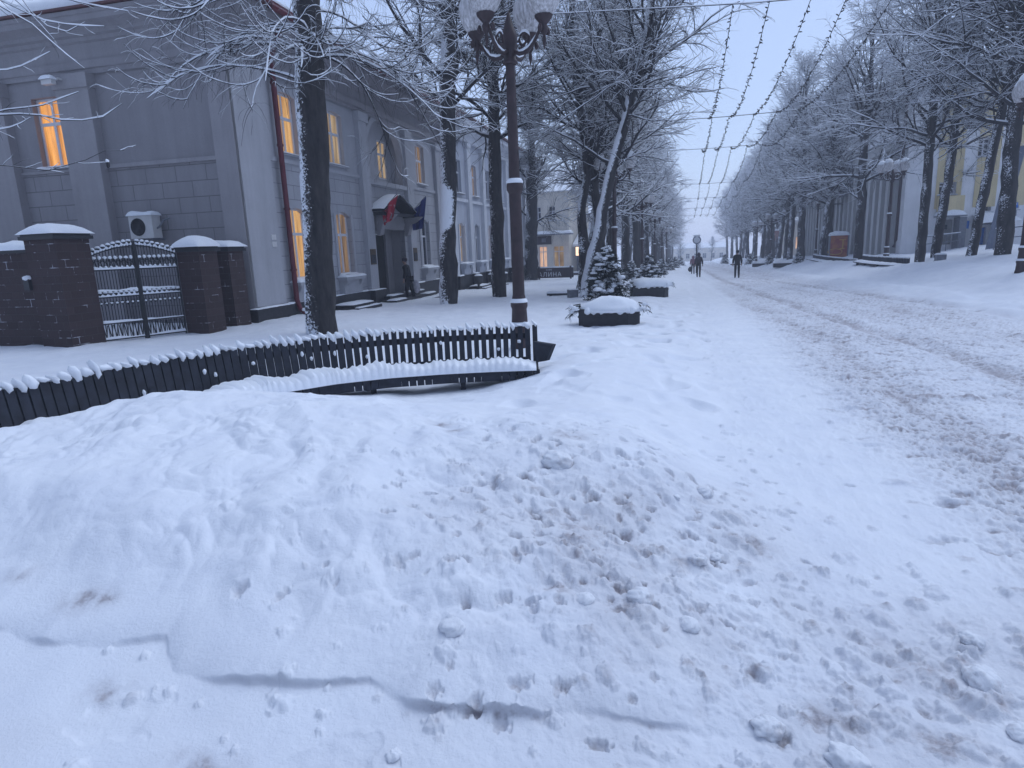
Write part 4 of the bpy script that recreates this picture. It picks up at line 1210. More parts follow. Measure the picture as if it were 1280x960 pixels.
g = MB(); g.box(-.22, .1, -.07, .07, -.06, .06); g.tube([(.05, .0, .0), (.12, .12, .1), (.12, .24, .1)], .03, 6); g.build('body', M['white_metal'], cm)
g = MB(); g.cushion(-.24, .1, -.09, .09, .056, .09, 3, 7); g.build('snow_cap', M['snow'], cm)

# --- the paler building that continues the row
b2 = empty('pale_building', OB, TH)
tag(b2, 'long pale blue grey two storey building with white pilasters continuing the row', 'building')
Y0, Y1 = 16.06, 38.0
ops = []; bays = [18.45+2.85*k for k in range(7)]
for a in bays: ops += [(a-.45, a+.45, .92, 2.96), (a-.42, a+.42, 4.45, 6.15)]
w_ = MB(); FC.wall(w_, Y0, Y1, -1.6, 7.3, ops, -.06, .2)
for a in bays: FC.spandrel(w_, a-.45, a+.45, 2.96, .2, -.06, -.24)
w_.add([FC.p(Y1, -.06, -1.6), FC.p(Y1, -9, -1.6), FC.p(Y1, -9, 7.3), FC.p(Y1, -.06, 7.3)], [(0, 1, 2, 3)])
w_.add([FC.p(Y0, -.06, 6.0), FC.p(Y0, -9, 6.0), FC.p(Y0, -9, 8.3), FC.p(Y0, -.06, 8.3)], [(0, 3, 2, 1)])
w_.build('wall', M['pale_stucco'], b2)
t_ = MB()
for k in range(8):
    a = 17.02+2.85*k
    FC.box(t_, a-.28, a+.28, -.06, .12, -.2, 6.9); FC.box(t_, a-.33, a+.33, -.06, .16, 6.9, 7.15)
FC.box(t_, Y0, Y1, -.06, .05, 4.05, 4.2)
for a in bays:
    FC.box(t_, a-.6, a-.47, -.06, .0, .95, 2.9); FC.box(t_, a+.47, a+.6, -.06, .0, .95, 2.9)
t_.build('pilasters', M['pale_trim'], b2)
c_ = MB(); pr = [(.0, 7.15), (.14, 7.18), (.14, 7.5), (.3, 7.6), (.3, 7.7), (.6, 7.85), (.6, 8.1), (0, 8.15)]
vs = []
for (d, z) in pr: vs += [(d, Y0, z), (d, Y1+d, z), (-9, Y1+d, z)]
c_.add(vs, [(3*i+k, 3*i+k+1, 3*i+4+k, 3*i+3+k) for i in range(len(pr)-1) for k in range(2)])
c_.build('cornice', M['pale_trim'], b2)
r_ = MB(); vs = []
for (d, z) in [(.5, 8.12), (.72, 8.14), (.72, 8.22), (-5, 10.6)]: vs += [(d, Y0-.02, z), (d, Y1+d, z), (-9, Y1+d, z)]
r_.add(vs, [(3*i+k, 3*i+k+1, 3*i+4+k, 3*i+3+k) for i in range(3) for k in range(2)])
rf2 = r_.build('roof', M['roof_red'], b2)
r_ = MB(); vs = []
for (d, z) in [(.70, 8.22), (.72, 8.3), (.6, 8.37), (-5, 10.75)]: vs += [(d, Y0-.02, z), (d, Y1+d, z), (-9, Y1+d, z)]
r_.add(vs, [(3*i+k, 3*i+k+1, 3*i+4+k, 3*i+3+k) for i in range(3) for k in range(2)], 0, True)
r_.build('roof_snow', M['snow'], rf2)
for k, a in enumerate(bays):
    FC.window(b2, a-.45, a+.45, .92, 2.96, -.24, M['lit_pale'] if k == 0 else (M['lit_dim'] if k in (2, 3) else M['glass']), sill=False)
    FC.window(b2, a-.42, a+.42, 4.45, 6.15, -.24, M['lit_dim'] if k == 1 else M['glass'])
    console(b2, a-.45, a+.45, .84, .34, M['pale_stucco'])
g = MB(); FC.box(g, Y0, Y1, -.06, .10, -1.6, .2)
for k in range(8): FC.box(g, 17.02+2.85*k-.36, 17.02+2.85*k+.36, .10, .3, -1.6, .24)
pp = g.build('plinth', M['plinth'], b2)
g = MB()
for k in range(8): g.cushion(.10, .32, 17.02+2.85*k-.36, 17.02+2.85*k+.36, .237, .06, k, 6)
g.build('plinth_snow', M['snow'], pp)
# dark steps and litter bins along the wall foot
for k, a in enumerate([17.6, 20.2, 23.1, 25.9]):
    p = bl((1.0, a, 0)); z = gz(p[0], p[1])
    ub = empty('litter_bin', (p[0], p[1], z), TH)
    tag(ub, '%s black litter bin in the row along the foot of the pale building' % ORD[k], 'litter bin', 'litter bins by the pale building')
    g = MB(); g.lathe([(0, 0), (.16, 0), (.15, .05), (.06, .10), (.06, .22), (.20, .3), (.23, .62), (.25, .64), (.25, .68), (.2, .68), (.19, .4), (0, .35)], 14); g.build('body', M['dark_metal'], ub)
    g = MB(); g.blob((0, 0, .67), .22, .22, .12, k, .1, 12, 8, 0, .62); g.build('snow_cap', M['snow'], ub)
for k, (a, w) in enumerate(((4.2, 1.5), (18.6, 1.6), (22.0, 1.6))):
    p = bl((.75, a, 0)); z = gz(p[0], p[1])
    o = empty('stone_ledge', (p[0], p[1], z), TH)
    tag(o, ['low black stone ledge under the second lit window', 'low black stone ledge below the first windows of the pale building', 'low black stone ledge below the second windows of the pale building'][k], 'ledge')
    g = MB(); g.box(-.35, .35, -w/2, w/2, -.3, .16); g.box(-.55, .55, -w/2-.1, w/2+.1, -.3, .06); g.build('block', M['plinth'], o)
    g = MB(); g.cushion(-.34, .34, -w/2, w/2, .156, .06, k+3, 7, 0, 0); g.cushion(.36, .54, -w/2, w/2, .056, .04, k+5, 7, 0, 0); g.build('snow_cap', M['snow'], o)

# ------------------------------------------------------------------ brick wall, gate posts, gate
def gate_post(x0, x1, y0, y1, zt, label, cap_h, seed):
    cx, cy = (x0+x1)/2, (y0+y1)/2
    o = empty('gate_post', (cx, cy, 0)); tag(o, label, 'gate post', 'brown brick gate posts')
    w, d = (x1-x0)/2, (y1-y0)/2
    g = MB(); g.box(-w, w, -d, d, -.5, zt-.09); g.build('shaft', M['brick_brown'], o)
    g = MB(); g.box(-w-.06, w+.06, -d-.06, d+.06, zt-.09, zt-.02); g.box(-w-.03, w+.03, -d-.03, d+.03, zt-.02, zt+.02); g.build('cap', M['dark_metal'], o)
    g = MB(); g.cushion(-w-.06, w+.06, -d-.06, d+.06, zt+.018, cap_h, seed, 12, 0, .03, .5, .05); g.build('snow_cap', M['snow'], o)
    return o
zt1 = float(at(70, 293, 10.2)[2]); zt2 = float(at(256, 309, 12.6)[2]); zt3 = float(at(296, 309, 13.8)[2])
gate_post(-12.72, -11.95, 10.05, 10.83, zt1, 'largest brown brick gate post at the end of the brick wall', .20, 3)
gate_post(-11.30, -10.70, 12.45, 13.05, zt2, 'brown brick gate post at the right side of the iron gate', .24, 4)
gate_post(-11.50, -10.85, 13.62, 14.18, zt3, 'brown brick post squeezed between the gate post and the grey building', .18, 5)
fw_ = empty('brick_wall', (-16.4, 10.45, 0)); tag(fw_, 'low brown brick wall with a snow topped coping left of the gate', 'wall')
zw = zt1-.26
g = MB(); g.box(-3.6, 3.68, -.16, .16, -.5, zw-.06); g.build('masonry', M['brick_brown'], fw_)
g = MB(); g.box(-3.6, 3.68, -.22, .22, zw-.06, zw); g.build('coping', M['dark_metal'], fw_)
g = MB(); g.cushion(-3.6, 3.68, -.22, .22, zw-.004, .17, 2, 8, 0, .03); g.build('snow_cap', M['snow'], fw_)
# small intercom on the post beside the wall
pb_ = empty('intercom', (-12.78, 9.98, 1.25)); tag(pb_, 'small intercom with a pat of snow on the brick wall next to the large post', 'intercom')
g = MB(); g.box(-.07, .07, 0, .30, -.12, .1); g.build('case', M['dark_metal'], pb_)
g = MB(); g.blob((0, .05, .12), .09, .10, .05, 1, .1, 8, 6); g.build('snow_cap', M['snow'], pb_)
GA = np.array([-12.05, 10.86]); GB = np.array([-11.28, 12.42])
gl = float(np.linalg.norm(GB-GA)); ga = math.atan2(GB[1]-GA[1], GB[0]-GA[0])
gate = empty('iron_gate', (GA[0], GA[1], gz(*GA)-.02), ga); tag(gate, 'ornate black wrought iron double gate with snow on its rails', 'gate')
zmid = float(at(166, 305, 11.6)[2])-gz(*GA)
def arch_z(a): return zmid-.16*(2*a/gl-1)**2-.05*abs(2*a/gl-1)
def leaf(a0, a1, seed):
    fr_ = MB(); orn = MB(); sno = MB()
    H_ = zmid
    rails = [.05, .05+.17*H_, .47*H_, .535*H_, .75*H_]
    for z in rails: fr_.box(a0, a1, -.018, .018, z-.016, z+.016)
    n = 9; top = [(a0+(a1-a0)*k/n, 0, arch_z(a0+(a1-a0)*k/n)) for k in range(n+1)]
    fr_.tube(top, .022, 5)
    fr_.box(a0-.012, a0+.02, -.02, .02, 0, arch_z(a0)); fr_.box(a1-.02, a1+.012, -.02, .02, 0, arch_z(a1))
    nb = 14
    for k in range(1, nb):
        a = a0+(a1-a0)*k/nb
        fr_.tube([(a, 0, .03), (a, 0, arch_z(a))], .0085, 5)
    leaf_o = fr_.build('gate_leaf', M['iron'], gate)
    no = 8
    for k in range(no):
        a = a0+(a1-a0)*(k+.5)/no; w = (a1-a0)/no*.42
        for (z, s_) in ((arch_z(a)+.07, 1), (.47*H_+.07, 1)):
            orn.lathe([(0, -.045), (.025, -.035), (.045, 0), (.025, .03), (0, .055)], 7, (a, 0, z))
            sno.blob((a, 0, z+.035), .05, .045, .03, k+seed, .15, 7, 5)
        for sg in (-1, 1):                                # scroll pairs below the arch and at the foot
            zc = .75*H_+.17
            orn.tube([(a+sg*w*.1, 0, .75*H_+.02), (a+sg*w*.75, 0, .75*H_+.09), (a+sg*w*.25, 0, zc), (a+sg*w*.8, 0, zc+.07), (a+sg*w*.95, 0, zc+.02), (a+sg*w*.7, 0, zc)], .011, 5)
            orn.tube([(a, 0, .05+.02), (a+sg*w*.5, 0, .05+.09*H_), (a+sg*w*.95, 0, .04+.16*H_)], .011, 5)
            orn.tube([(a+sg*w*.9, 0, .40*H_), (a+sg*w*.4, 0, .43*H_), (a, 0, .38*H_)], .010, 5)
            orn.tube([(a+sg*w, 0, .485*H_), (a, 0, .52*H_)], .010, 4)
        sno.blob((a, 0, .75*H_+.26), w*1.0, .03, .035, k, .2, 7, 5)
        sno.blob((a, 0, .75*H_+.05), w*.8, .03, .035, k+9, .2, 7, 5)
        sno.blob((a, 0, .41*H_), w*.8, .02, .018, k+7, .3, 7, 5)
    orn.build('ornaments', M['iron'], leaf_o)
    for (z, h) in ((rails[0], .05), (rails[1], .045), (rails[2], .07), (rails[3]-.02, .05), (rails[4], .05)):
        sno.cushion(a0+.02, a1-.02, -.024, .024, z+.013, h, int(z*10)+seed, 5, 0, .004, .45, .3)
    for k in range(14):
        a = a0+(a1-a0)*(k+.5)/14; sno.blob((a, 0, arch_z(a)+.04), (a1-a0)/20, .032, .04, k+seed, .2, 7, 5)
    sno.build('snow', M['snow'], leaf_o)
leaf(.02, gl/2-.03, 1); leaf(gl/2+.03, gl-.02, 2)
g = MB(); g.box(gl/2-.022, gl/2+.022, -.035, .035, -.02, zmid+.09); g.build('centre_bar', M['iron'], gate)

# ------------------------------------------------------------------ the curved bench
BP = np.array([(-5.35, 2.3), (-5.38, 3.0), (-5.33, 3.78), (-5.25, 4.43), (-5.07, 5.16), (-4.75, 5.96), (-4.2, 6.68), (-3.6, 7.13), (-2.96, 7.43), (-2.4, 7.62), (-1.83, 7.76)])
def cr_path(P, n):
    L = np.concatenate([[0], np.cumsum(np.linalg.norm(np.diff(P, axis=0), axis=1))])
    t = np.linspace(0, L[-1], n)
    # smooth by averaging a dense linear interpolation
    q = np.stack([np.interp(np.linspace(0, L[-1], 400), L, P[:, i]) for i in range(2)], -1)
    for _ in range(60):
        q[1:-1] = (q[:-2]+2*q[1:-1]+q[2:])/4
    Lq = np.concatenate([[0], np.cumsum(np.linalg.norm(np.diff(q, axis=0), axis=1))])
    t = np.linspace(0, Lq[-1], n)
    q2 = np.stack([np.interp(t, Lq, q[:, i]) for i in range(2)], -1)
    T = np.gradient(q2, axis=0); T /= np.linalg.norm(T, axis=1, keepdims=True)
    return q2, T, Lq[-1]
_, _, bl_len = cr_path(BP, 10)
ns = int(bl_len/.091)
q, T, _ = cr_path(BP, ns)
NB = np.stack([T[:, 1], -T[:, 0]], -1)                     # towards the seat
ZT = .62
bench = empty('curved_bench', (-3.6, 7.13, -.15)); tag(bench, 'long curved slatted bench in dark paint half buried by the snow bank', 'bench')
bo = np.array([-3.6, 7.13, -.15])
rb = random.Random(12)
bk, cap = MB(), MB()
for i in range(ns):
    n3 = np.array([NB[i, 0], NB[i, 1], 0]); t3 = np.array([T[i, 0], T[i, 1], 0]); up = np.array([0, 0, 1.0])
    zt = ZT+rb.uniform(-.012, .012); zb = .06 if q[i, 0] < -4.6 else .17
    c = np.array([q[i, 0], q[i, 1], 0])
    top = c+up*zt-n3*.06; bot = c+up*zb+n3*.03
    ax = (top-bot)/2; d_ = t3*(rb.uniform(.030, .033) if q[i, 0] > -3.9 else rb.uniform(.037, .040))
    bk.obox((top+bot)/2-bo, d_, n3*.021, ax)
    # dollop of blown snow on each slat end, leaning away over the back
    if q[i, 0] < -3.9 or rb.random() < .95:
        h = rb.uniform(.038, .060)*(1.0 if q[i, 0] < -3.6 else .85)
        w = .046 if q[i, 0] < -3.6 else .030
        cc = top-bo+up*h*.35-n3*.02
        b0 = len(cap.v); hk = rb.choice([.55, .8, 1.0, 1.1, 1.35, 1.5]); w *= rb.uniform(.75, 1.12)
        cap.blob((0, 0, 0), 1, 1, 1, i, .30, 9, 7)
        for v in range(b0, len(cap.v)):
            x, y, z = cap.v[v]
            sk = -.05*max(z, -.2); x *= 1-.35*max(z, 0); z *= hk
            cap.v[v] = tuple(cc+t3*(x*w+sk*.7)+n3*(y*.055-sk*0+.02)+up*(z*h))
    if i % 1 == 0 and rb.random() < .16:
        zz_ = rb.uniform(.2, .5); p = c+up*zz_+n3*.02-bo+t3*rb.uniform(-.02, .02)
        cap.blob(p, .02, .018, .026, i, .3, 6, 5)
# two rails behind the slats
for z in (.20, .50):
    f_ = (z-.06)/(ZT-.06)
    pts = [np.array([q[i, 0], q[i, 1], z])+np.array([NB[i, 0], NB[i, 1], 0])*(.03-.09*f_-.032)-bo for i in range(0, ns, 2)]
    for k in range(len(pts)-1):
        a, b = pts[k], pts[k+1]; d = (b-a)/2; n_ = np.array([d[1], -d[0], 0]); n_ = n_/np.linalg.norm(n_)
        bk.obox((a+b)/2, d*1.02, n_*.017, (0, 0, .035))
back_o = bk.build('backrest', M['bench_wood'], bench)
cap.build('slat_snow', M['snow'], back_o)
st, sc_ = MB(), MB()
i0 = int(ns*.30)
for i in range(i0, ns):
    n3 = np.array([NB[i, 0], NB[i, 1], 0]); t3 = np.array([T[i, 0], T[i, 1], 0])
    c = np.array([q[i, 0], q[i, 1], .17])
    st.obox(c+n3*.30-bo, t3*.027, n3*.25, (0, 0, .014))
    st.obox(c+n3*.548+np.array([0, 0, -.055])-bo, t3*.040, n3*.012, (0, 0, .06))
for z in (.125,):
    for off in (.1, .45):
        pts = [np.array([q[i, 0]+NB[i, 0]*off, q[i, 1]+NB[i, 1]*off, z])-bo for i in range(i0, ns, 2)]
        for k in range(len(pts)-1):
            a, b = pts[k], pts[k+1]; d = (b-a)/2; n_ = np.array([d[1], -d[0], 0]); n_ /= np.linalg.norm(n_)
            st.obox((a+b)/2, d, n_*.02, (0, 0, .028))
seat_o = st.build('seat', M['bench_wood'], bench)
# snow lying along the seat, scalloped by the slats beneath
m_ = (ns-1-i0)*3; prof_n = 9; vs = []
for k in range(m_+1):
    fi = i0+k/3.0; i = min(int(fi), ns-2); w = fi-i
    c = q[i]*(1-w)+q[i+1]*w; n2 = NB[i]*(1-w)+NB[i+1]*w
    ridge = .5+.5*math.cos(2*PI*w)
    bulk = .10+.07*float(pn(fi*.13, 3.3))+.05*float(pn(fi*.5, 1.7))
    endk = min(1, (m_-k)/6+.1)
    for j in range(prof_n):
        a = PI*j/(prof_n-1)
        out = .05+.53*(1-math.cos(a))/2+.03*ridge*(j > prof_n/2)*math.sin(a)
        hgt = (bulk+.03*ridge+.05*ridge*max(0, -math.cos(a)))*math.sin(a)**.6*endk
        vs.append((c[0]+n2[0]*out-bo[0], c[1]+n2[1]*out-bo[1], .183+hgt-.012*(j == prof_n-1)-bo[2]))
sc_.add(vs, [(k*prof_n+j, k*prof_n+j+1, (k+1)*prof_n+j+1, (k+1)*prof_n+j) for k in range(m_) for j in range(prof_n-1)], 0, True)
sc_.build('seat_snow', M['snow'], seat_o)
for i in range(i0+6, ns, 13):
    n3 = np.array([NB[i, 0], NB[i, 1], 0]); t3 = np.array([T[i, 0], T[i, 1], 0]); c = np.array([q[i, 0], q[i, 1], 0])
    g = MB()
    g.obox(c+n3*.45+np.array([0, 0, -.12])-bo, t3*.03, n3*.03, (0, 0, .26)); g.build('leg', M['bench_wood'], bench)
    g = MB(); g.obox(c-n3*.02+np.array([0, 0, 0])-bo, t3*.03, n3*.03, (0, 0, .38)); g.build('leg', M['bench_wood'], bench)
# end board
p0, p1, p2_, p3_ = [np.array(at(x, y, 7.62))-bo for (x, y) in ((666, 427), (691, 431), (683, 451), (671, 453))]
g = MB(); off = np.array([.03, .06, 0]); v = [p0, p1, p2_, p3_]
g.add([*v, *[p+off for p in v]], [(3, 2, 1, 0), (4, 5, 6, 7), (0, 1, 5, 4), (1, 2, 6, 5), (2, 3, 7, 6), (3, 0, 4, 7)])
g.build('end_board', M['bench_wood'], bench)

# ------------------------------------------------------------------ street lamps
LX, LY = -2.50, 9.60
zg = float(at(637, 12, LY)[2])               # height of the globes above the datum
zc = float(at(641, 232, LY)[2])
LH = zg-gz(LX, LY)
def globe_mat():
    mt, nt, b = nmat('frosted_globe')
    n1 = noise(nt, 16, 7, .7, stretch=(2.2, 2.2, .35)); ge = normal_z(nt)
    c = ramp(nt, n1, .36, .64, (.26, .245, .245, 1), (.70, .69, .71, 1))
    nt.links.new(c, b.inputs['Base Color']); b.inputs['Roughness'].default_value = .6
    b.inputs['Transmission Weight'].default_value = 0.0
    return mt
M['globe'] = globe_mat()
def make_lamp(rz=0.0):
    r = empty('street_lamp', (0, 0, 0), rz)
    H_ = LH; zcol = zc-gz(LX, LY)
    g = MB()
    g.lathe([(.165, -.3), (.165, .05), (.15, .10), (.14, .28), (.155, .30), (.155, .36), (.13, .40), (.118, .62), (.135, .66), (.135, .72), (.11, .78), (.095, .84)], 16, flute=.06); g.build('base', M['lamp_iron'], r)
    g = MB(); g.lathe([(.095, .84), (.09, zcol-.08), (.088, zcol)], 20, flute=.10); g.lathe([(.082, zcol), (.068, H_-.62), (.068, H_-.6)], 20, flute=.10); g.build('pole', M['lamp_iron'], r)
    g = MB(); g.lathe([(.09, zcol-.12), (.122, zcol-.07), (.125, zcol), (.115, zcol+.04), (.09, zcol+.06)], 16); 
    g.lathe([(.08, H_-.72), (.115, H_-.70), (.10, H_-.66), (.085, H_-.64), (.11, H_-.45), (.12, H_-.35), (.08, H_-.25), (.05, H_-.15), (.02, H_-.05), (0, H_)], 14, flute=.05); g.build('collar', M['lamp_iron'], r)
    g = MB(); g.lathe([(.122, zcol+.03), (.128, zcol+.055), (.105, zcol+.09), (.085, zcol+.10)], 16); g.lathe([(.155, .36), (.155, .39), (.13, .42)], 16); g.lathe([(.138, .72), (.134, .745), (.11, .78)], 16); g.build('ring_snow', M['snow'], r)
    for k in range(4):
        a = rad(-18)+k*PI/2; ca, sa = math.cos(a), math.sin(a)
        def P(rr, z): return (rr*ca, rr*sa, H_+z)
        g = MB()
        g.tube([P(.07, -.55), P(.16, -.60), P(.28, -.60), P(.40, -.50), P(.50, -.36), P(.56, -.30)], [.03, .03, .028, .024, .022, .02], 8)
        sc = []
        for q_ in range(16):
            t = q_/15; rr = .135*(1-t*.75); an = -PI/2+2.6*PI*t
            sc.append(P(.235+rr*math.cos(an)*.9, -.44+rr*math.sin(an)*1.05))
        g.tube(sc, .018, 6)
        g.lathe([(0, -.62), (.015, -.58), (.03, -.5), (.02, -.44), (.05, -.40), (.06, -.34), (.04, -.31), (.075, -.27), (.12, -.22), (.13, -.19)], 10, (.57*ca, .57*sa, H_))
        for sg in (-1, 1):
            g.lathe([(0, -.06), (.03, -.04), (.035, 0), (.02, .04), (0, .05)], 6, (.57*ca-sg*.11*sa, .57*sa+sg*.11*ca, H_-.36))
        arm = g.build('arm', M['lamp_iron'], r)
        g = MB()
        g.tube([P(.12, -.565), P(.22, -.565), P(.33, -.53), P(.44, -.41)], [.01, .026, .026, .01], 6)
        g.tube([sc[i] for i in range(3, 9)], [.006, .02, .024, .024, .02, .006], 6)
        for v in range(len(g.v)):
            if v >= 24: x, y, z = g.v[v]; g.v[v] = (x, y, z+.018)
        g.build('arm_snow', M['snow'], arm)
        g = MB(); g.lathe([(.10, -.20), (.17, -.13), (.225, -.02), (.243, .08), (.235, .18), (.19, .28), (.11, .345), (0, .36)], 20, (.57*ca, .57*sa, H_)); gl_ = g.build('globe', M['globe'], r)
        g = MB(); g.blob((.57*ca, .57*sa, H_+.27), .205, .205, .19, k+3, .07, 16, 10, 0, H_+.13); g.build('snow_cap', M['snow'], gl_)
    return r
lamp0 = make_lamp()
lamps = [(LX, LY, 'lamp post with four frosted globes right behind the curved bench', 1.0)]
for k, (y) in enumerate((25.6, 41.5, 57.5, 73, 89)):
    lamps.append((-2.75, y, '%s snowy lamp post beyond the nearest one on the left of the road' % ORD[k], 1.0))
pR = on_ground(1276, 342)
RL = [(1276, 342, 'dark lamp post at the right edge beside the stoutest lime'), (1107, 326, 'lamp post next to the thin lime before the ribbed hall'), (1019, 323, 'lamp post left of the red poster stand'), (984, 323, 'lamp post beyond the low shrubs on the right'), (942, 322, 'small far lamp post on the right above the walking man'), (934, 321, 'farthest lamp post seen on the right side of the road')]
for (px, py, lb) in RL:
    p = on_ground(px, py)
    if px == 934: p = np.array([8.8, 92., gz(8.8, 92)])
    if px == 942: p = np.array([8.8, 77., gz(8.8, 77)])
    lamps.append((float(p[0]), float(p[1]), lb, 1.0))
for k, (x, y, lb, s_) in enumerate(lamps):
    o = lamp0 if k == 0 else copy_tree(lamp0)
    o.location = (x, y, gz(x, y)); o['label'] = lb; o['category'] = 'street lamp'; o['group'] = 'globe lamp posts along the street'
    if k: o.rotation_euler = (0, 0, k*.4)
# ------------------------------------------------------------------ planters and small firs
def fir_foliage(rs, H_, R_, nb, mat_idx=(0, 1)):
    """drooping fan branches of needles, each carrying a lump of snow"""
    g, s = MB(), MB()
    for k in range(nb):
        u = (k+.5)/nb
        z = H_*(.06+.92*u); L = R_*(1-u)**.75*rs.uniform(.8, 1.15)+.05
        az = k*2.399+rs.uniform(-.3, .3); dr = -.30+.5*u
        ca, sa = math.cos(az), math.sin(az)
        n = 5
        pts = [np.array([ca*L*t, sa*L*t, z+dr*L*t*t]) for t in np.linspace(.12, 1, n)]
        # tufts of needles along the branch
        for i, p in enumerate(pts):
            w = (.07+.13*R_)*(1-.45*i/n)*rs.uniform(.8, 1.2)*(1-u*.35)
            for q in range(7):
                d = np.array([ca+rs.normal(0, .8), sa+rs.normal(0, .8), rs.normal(-.15, .5)]); d /= np.linalg.norm(d)
                t_ = np.cross(d, rs.normal(0, 1, 3)); t_ /= np.linalg.norm(t_)+1e-9
                b = p+rs.normal(0, .02, 3)
                g.add([b-t_*w*.13, b+t_*w*.13, b+d*w], [(0, 1, 2)])
                g.add([b+d*w*.3-t_*w*.16, b+d*w*.3+t_*w*.16, b+d*w*1.25], [(0, 1, 2)])
        if rs.rand() < .62:
            i = rs.randint(1, n); p = pts[i]; w = (.05+.10*R_)*(1-u*.4)*rs.uniform(.7, 1.25)
            s.blob((p[0], p[1], p[2]+w*.25), w*1.15, w*1.15, w*.5, int(k+rs.randint(999)), .3, 9, 6)
            if rs.rand() < .45:
                p = pts[max(i-2, 0)]; s.blob((p[0], p[1], p[2]+w*.3), w, w, w*.55, int(k+rs.randint(999)), .3, 8, 6)
    return g, s
def make_fir(seed, H_, R_, nb):
    r = empty('fir_tree'); rs = RS(seed)
    t = MB(); t.tube([(0, 0, -.1), (0, 0, H_*.5), (0, 0, H_*.97)], [.03+.02*H_, .02+.01*H_, .004], 7); t.build('trunk', M['bark'], r)
    g, s = fir_foliage(rs, H_, R_, nb)
    f_ = g.build('foliage', M['needles'], r); s.build('snow', M['snow'], f_)
    return r
def planter(px, py, w, h, rz, label, seed, dome=.22):
    p = on_ground(px, py)
    o = empty('planter', (p[0], p[1], p[2]), rz); tag(o, label, 'planter', 'charcoal planters at the road edge')
    hw = w/2
    poly = [(-hw, -hw*.42), (hw*.62, -hw*.42), (hw, 0), (hw*.62, hw*.5), (-hw*.7, hw*.5), (-hw, hw*.1)]
    g = MB(); g.prism(poly, (0, 0, -.25), (1, 0, 0), (0, 1, 0), (0, 0, h+.25)); 
    p2 = [(x*1.03, y*1.03) for x, y in poly]
    g.prism(p2, (0, 0, h*.52), (1, 0, 0), (0, 1, 0), (0, 0, .03)); g.build('box', M['planter'], o)
    s = MB(); s.blob((.03, .02, h-.02), hw*1.10, hw*.66, dome*1.15, seed, .16, 22, 12, 0, h-.07, 3.5)
    for k in range(7):
        a = rad(-150+22*k); s.blob((hw*.9*math.cos(a)*.9, -hw*.45, h-.03), .08, .05, .07, seed+k, .3, 8, 6)
    sn_ = s.build('snow_cap', M['snow'], o)
    # evergreen sprays sticking out under the snow
    rs = RS(seed); g = MB(); s = MB()
    for (cx, cy, ax_, nn) in ((-hw*.95, -.1, 200, 9), (hw*.95, 0, -15, 4), (0, hw*.5, 90, 5)):
        for k in range(nn):
            a = rad(ax_+rs.uniform(-45, 45)); L = rs.uniform(.16, .34); b = np.array([cx, cy+rs.uniform(-.12, .12), h+rs.uniform(-.02, .12)])
            e = b+np.array([math.cos(a)*L, math.sin(a)*L, -L*rs.uniform(.3, .9)])
            g.tube([b, b*.5+e*.5+np.array([0, 0, .03]), e], [.012, .012, .004], 5)
            for q in range(12):
                t = rs.uniform(.2, 1); c = b*(1-t)+e*t; d = rs.normal(0, 1, 3)*.05
                g.add([c, c+np.array([.01, .01, 0]), c+d+(e-b)*.12], [(0, 1, 2)])
            c = b*.4+e*.6; s.blob(c+np.array([0, 0, .03]), .07, .05, .03, seed+k*3, .3, 8, 5)
    ev = g.build('evergreen_sprays', M['needles'], o); s.build('spray_snow', M['snow'], ev)
    return o, p
planter(762, 406, 1.25, .36, rad(4), 'nearest charcoal planter heaped with snow at the road edge', 3)
planter(812, 371, 1.35, .42, rad(24), 'second charcoal planter behind the nearest one', 5)
FIRG = 'small snowy firs in a row'
def fir_at(px, pyb, pyt, R_px, label, seed, nb=60, src=None):
    p = on_ground(px, pyb); dep = float((p-CAM)@_f)
    H_ = (pyb-pyt)*dep/F; R_ = R_px*dep/F
    o = make_fir(seed, H_, R_, nb) if src is None else copy_tree(src)
    if src is not None: o.scale = [H_/src['h0']]*3; o.rotation_euler = (0, 0, seed)
    else: o['h0'] = H_
    o.location = p; tag(o, label, 'fir', FIRG)
    return o
f0 = fir_at(759, 375, 309, 29, 'bushy snow clotted fir between the leaning tree and the lamp', 4, 150)
f1 = fir_at(812, 352, 318, 17, 'squat spreading fir behind the second planter', 5, 100)
f2 = fir_at(790, 350, 326, 13, 'small fir between the two lamp posts left of the road', 6, 50)
for k, (px, pb_y, pt_y, lb) in enumerate(((826, 344, 324, 'third fir along the left road edge past the squat one'), (836, 338, 322, 'fourth fir along the left road edge past the squat one'), (844, 335, 321, 'fifth fir along the left road edge past the squat one'), (851, 332, 321, 'farthest fir along the left road edge'),
        (906, 330, 318, 'leftmost little fir under the right hand trees'), (938, 330, 317, 'little fir by the far lamp post under the right hand trees'), (962, 330, 317, 'little fir standing left of the snow mounds on the right'), (998, 329, 315, 'little fir nearest to the poster stand'))):
    fir_at(px, pb_y, pt_y, 8, lb, k*.9, 50, f1 if k % 2 else f0)
for o in bpy.data.objects:
    if 'h0' in o.keys(): del o['h0']
# snow covered low beds on the right
for k, (px, py, w, lb) in enumerate(((925, 331, 2.6, 'low snow covered flower bed left of the shrubs on the right'), (955, 331, 2.4, 'low snow covered flower bed between the small firs on the right'), (985, 331, 2.4, 'low snow covered flower bed left of the poster stand'))):
    p = on_ground(px, py); o = empty('flower_bed', p); tag(o, lb, 'flower bed', 'low flower beds on the right')
    g = MB(); g.box(-w/2, w/2, -.4, .4, -.2, .18); g.build('kerb_box', M['planter'], o)
    g = MB(); g.cushion(-w/2, w/2, -.4, .4, .17, .22, k, 9, 0, .06, .45, .3); g.build('snow_cap', M['snow'], o)

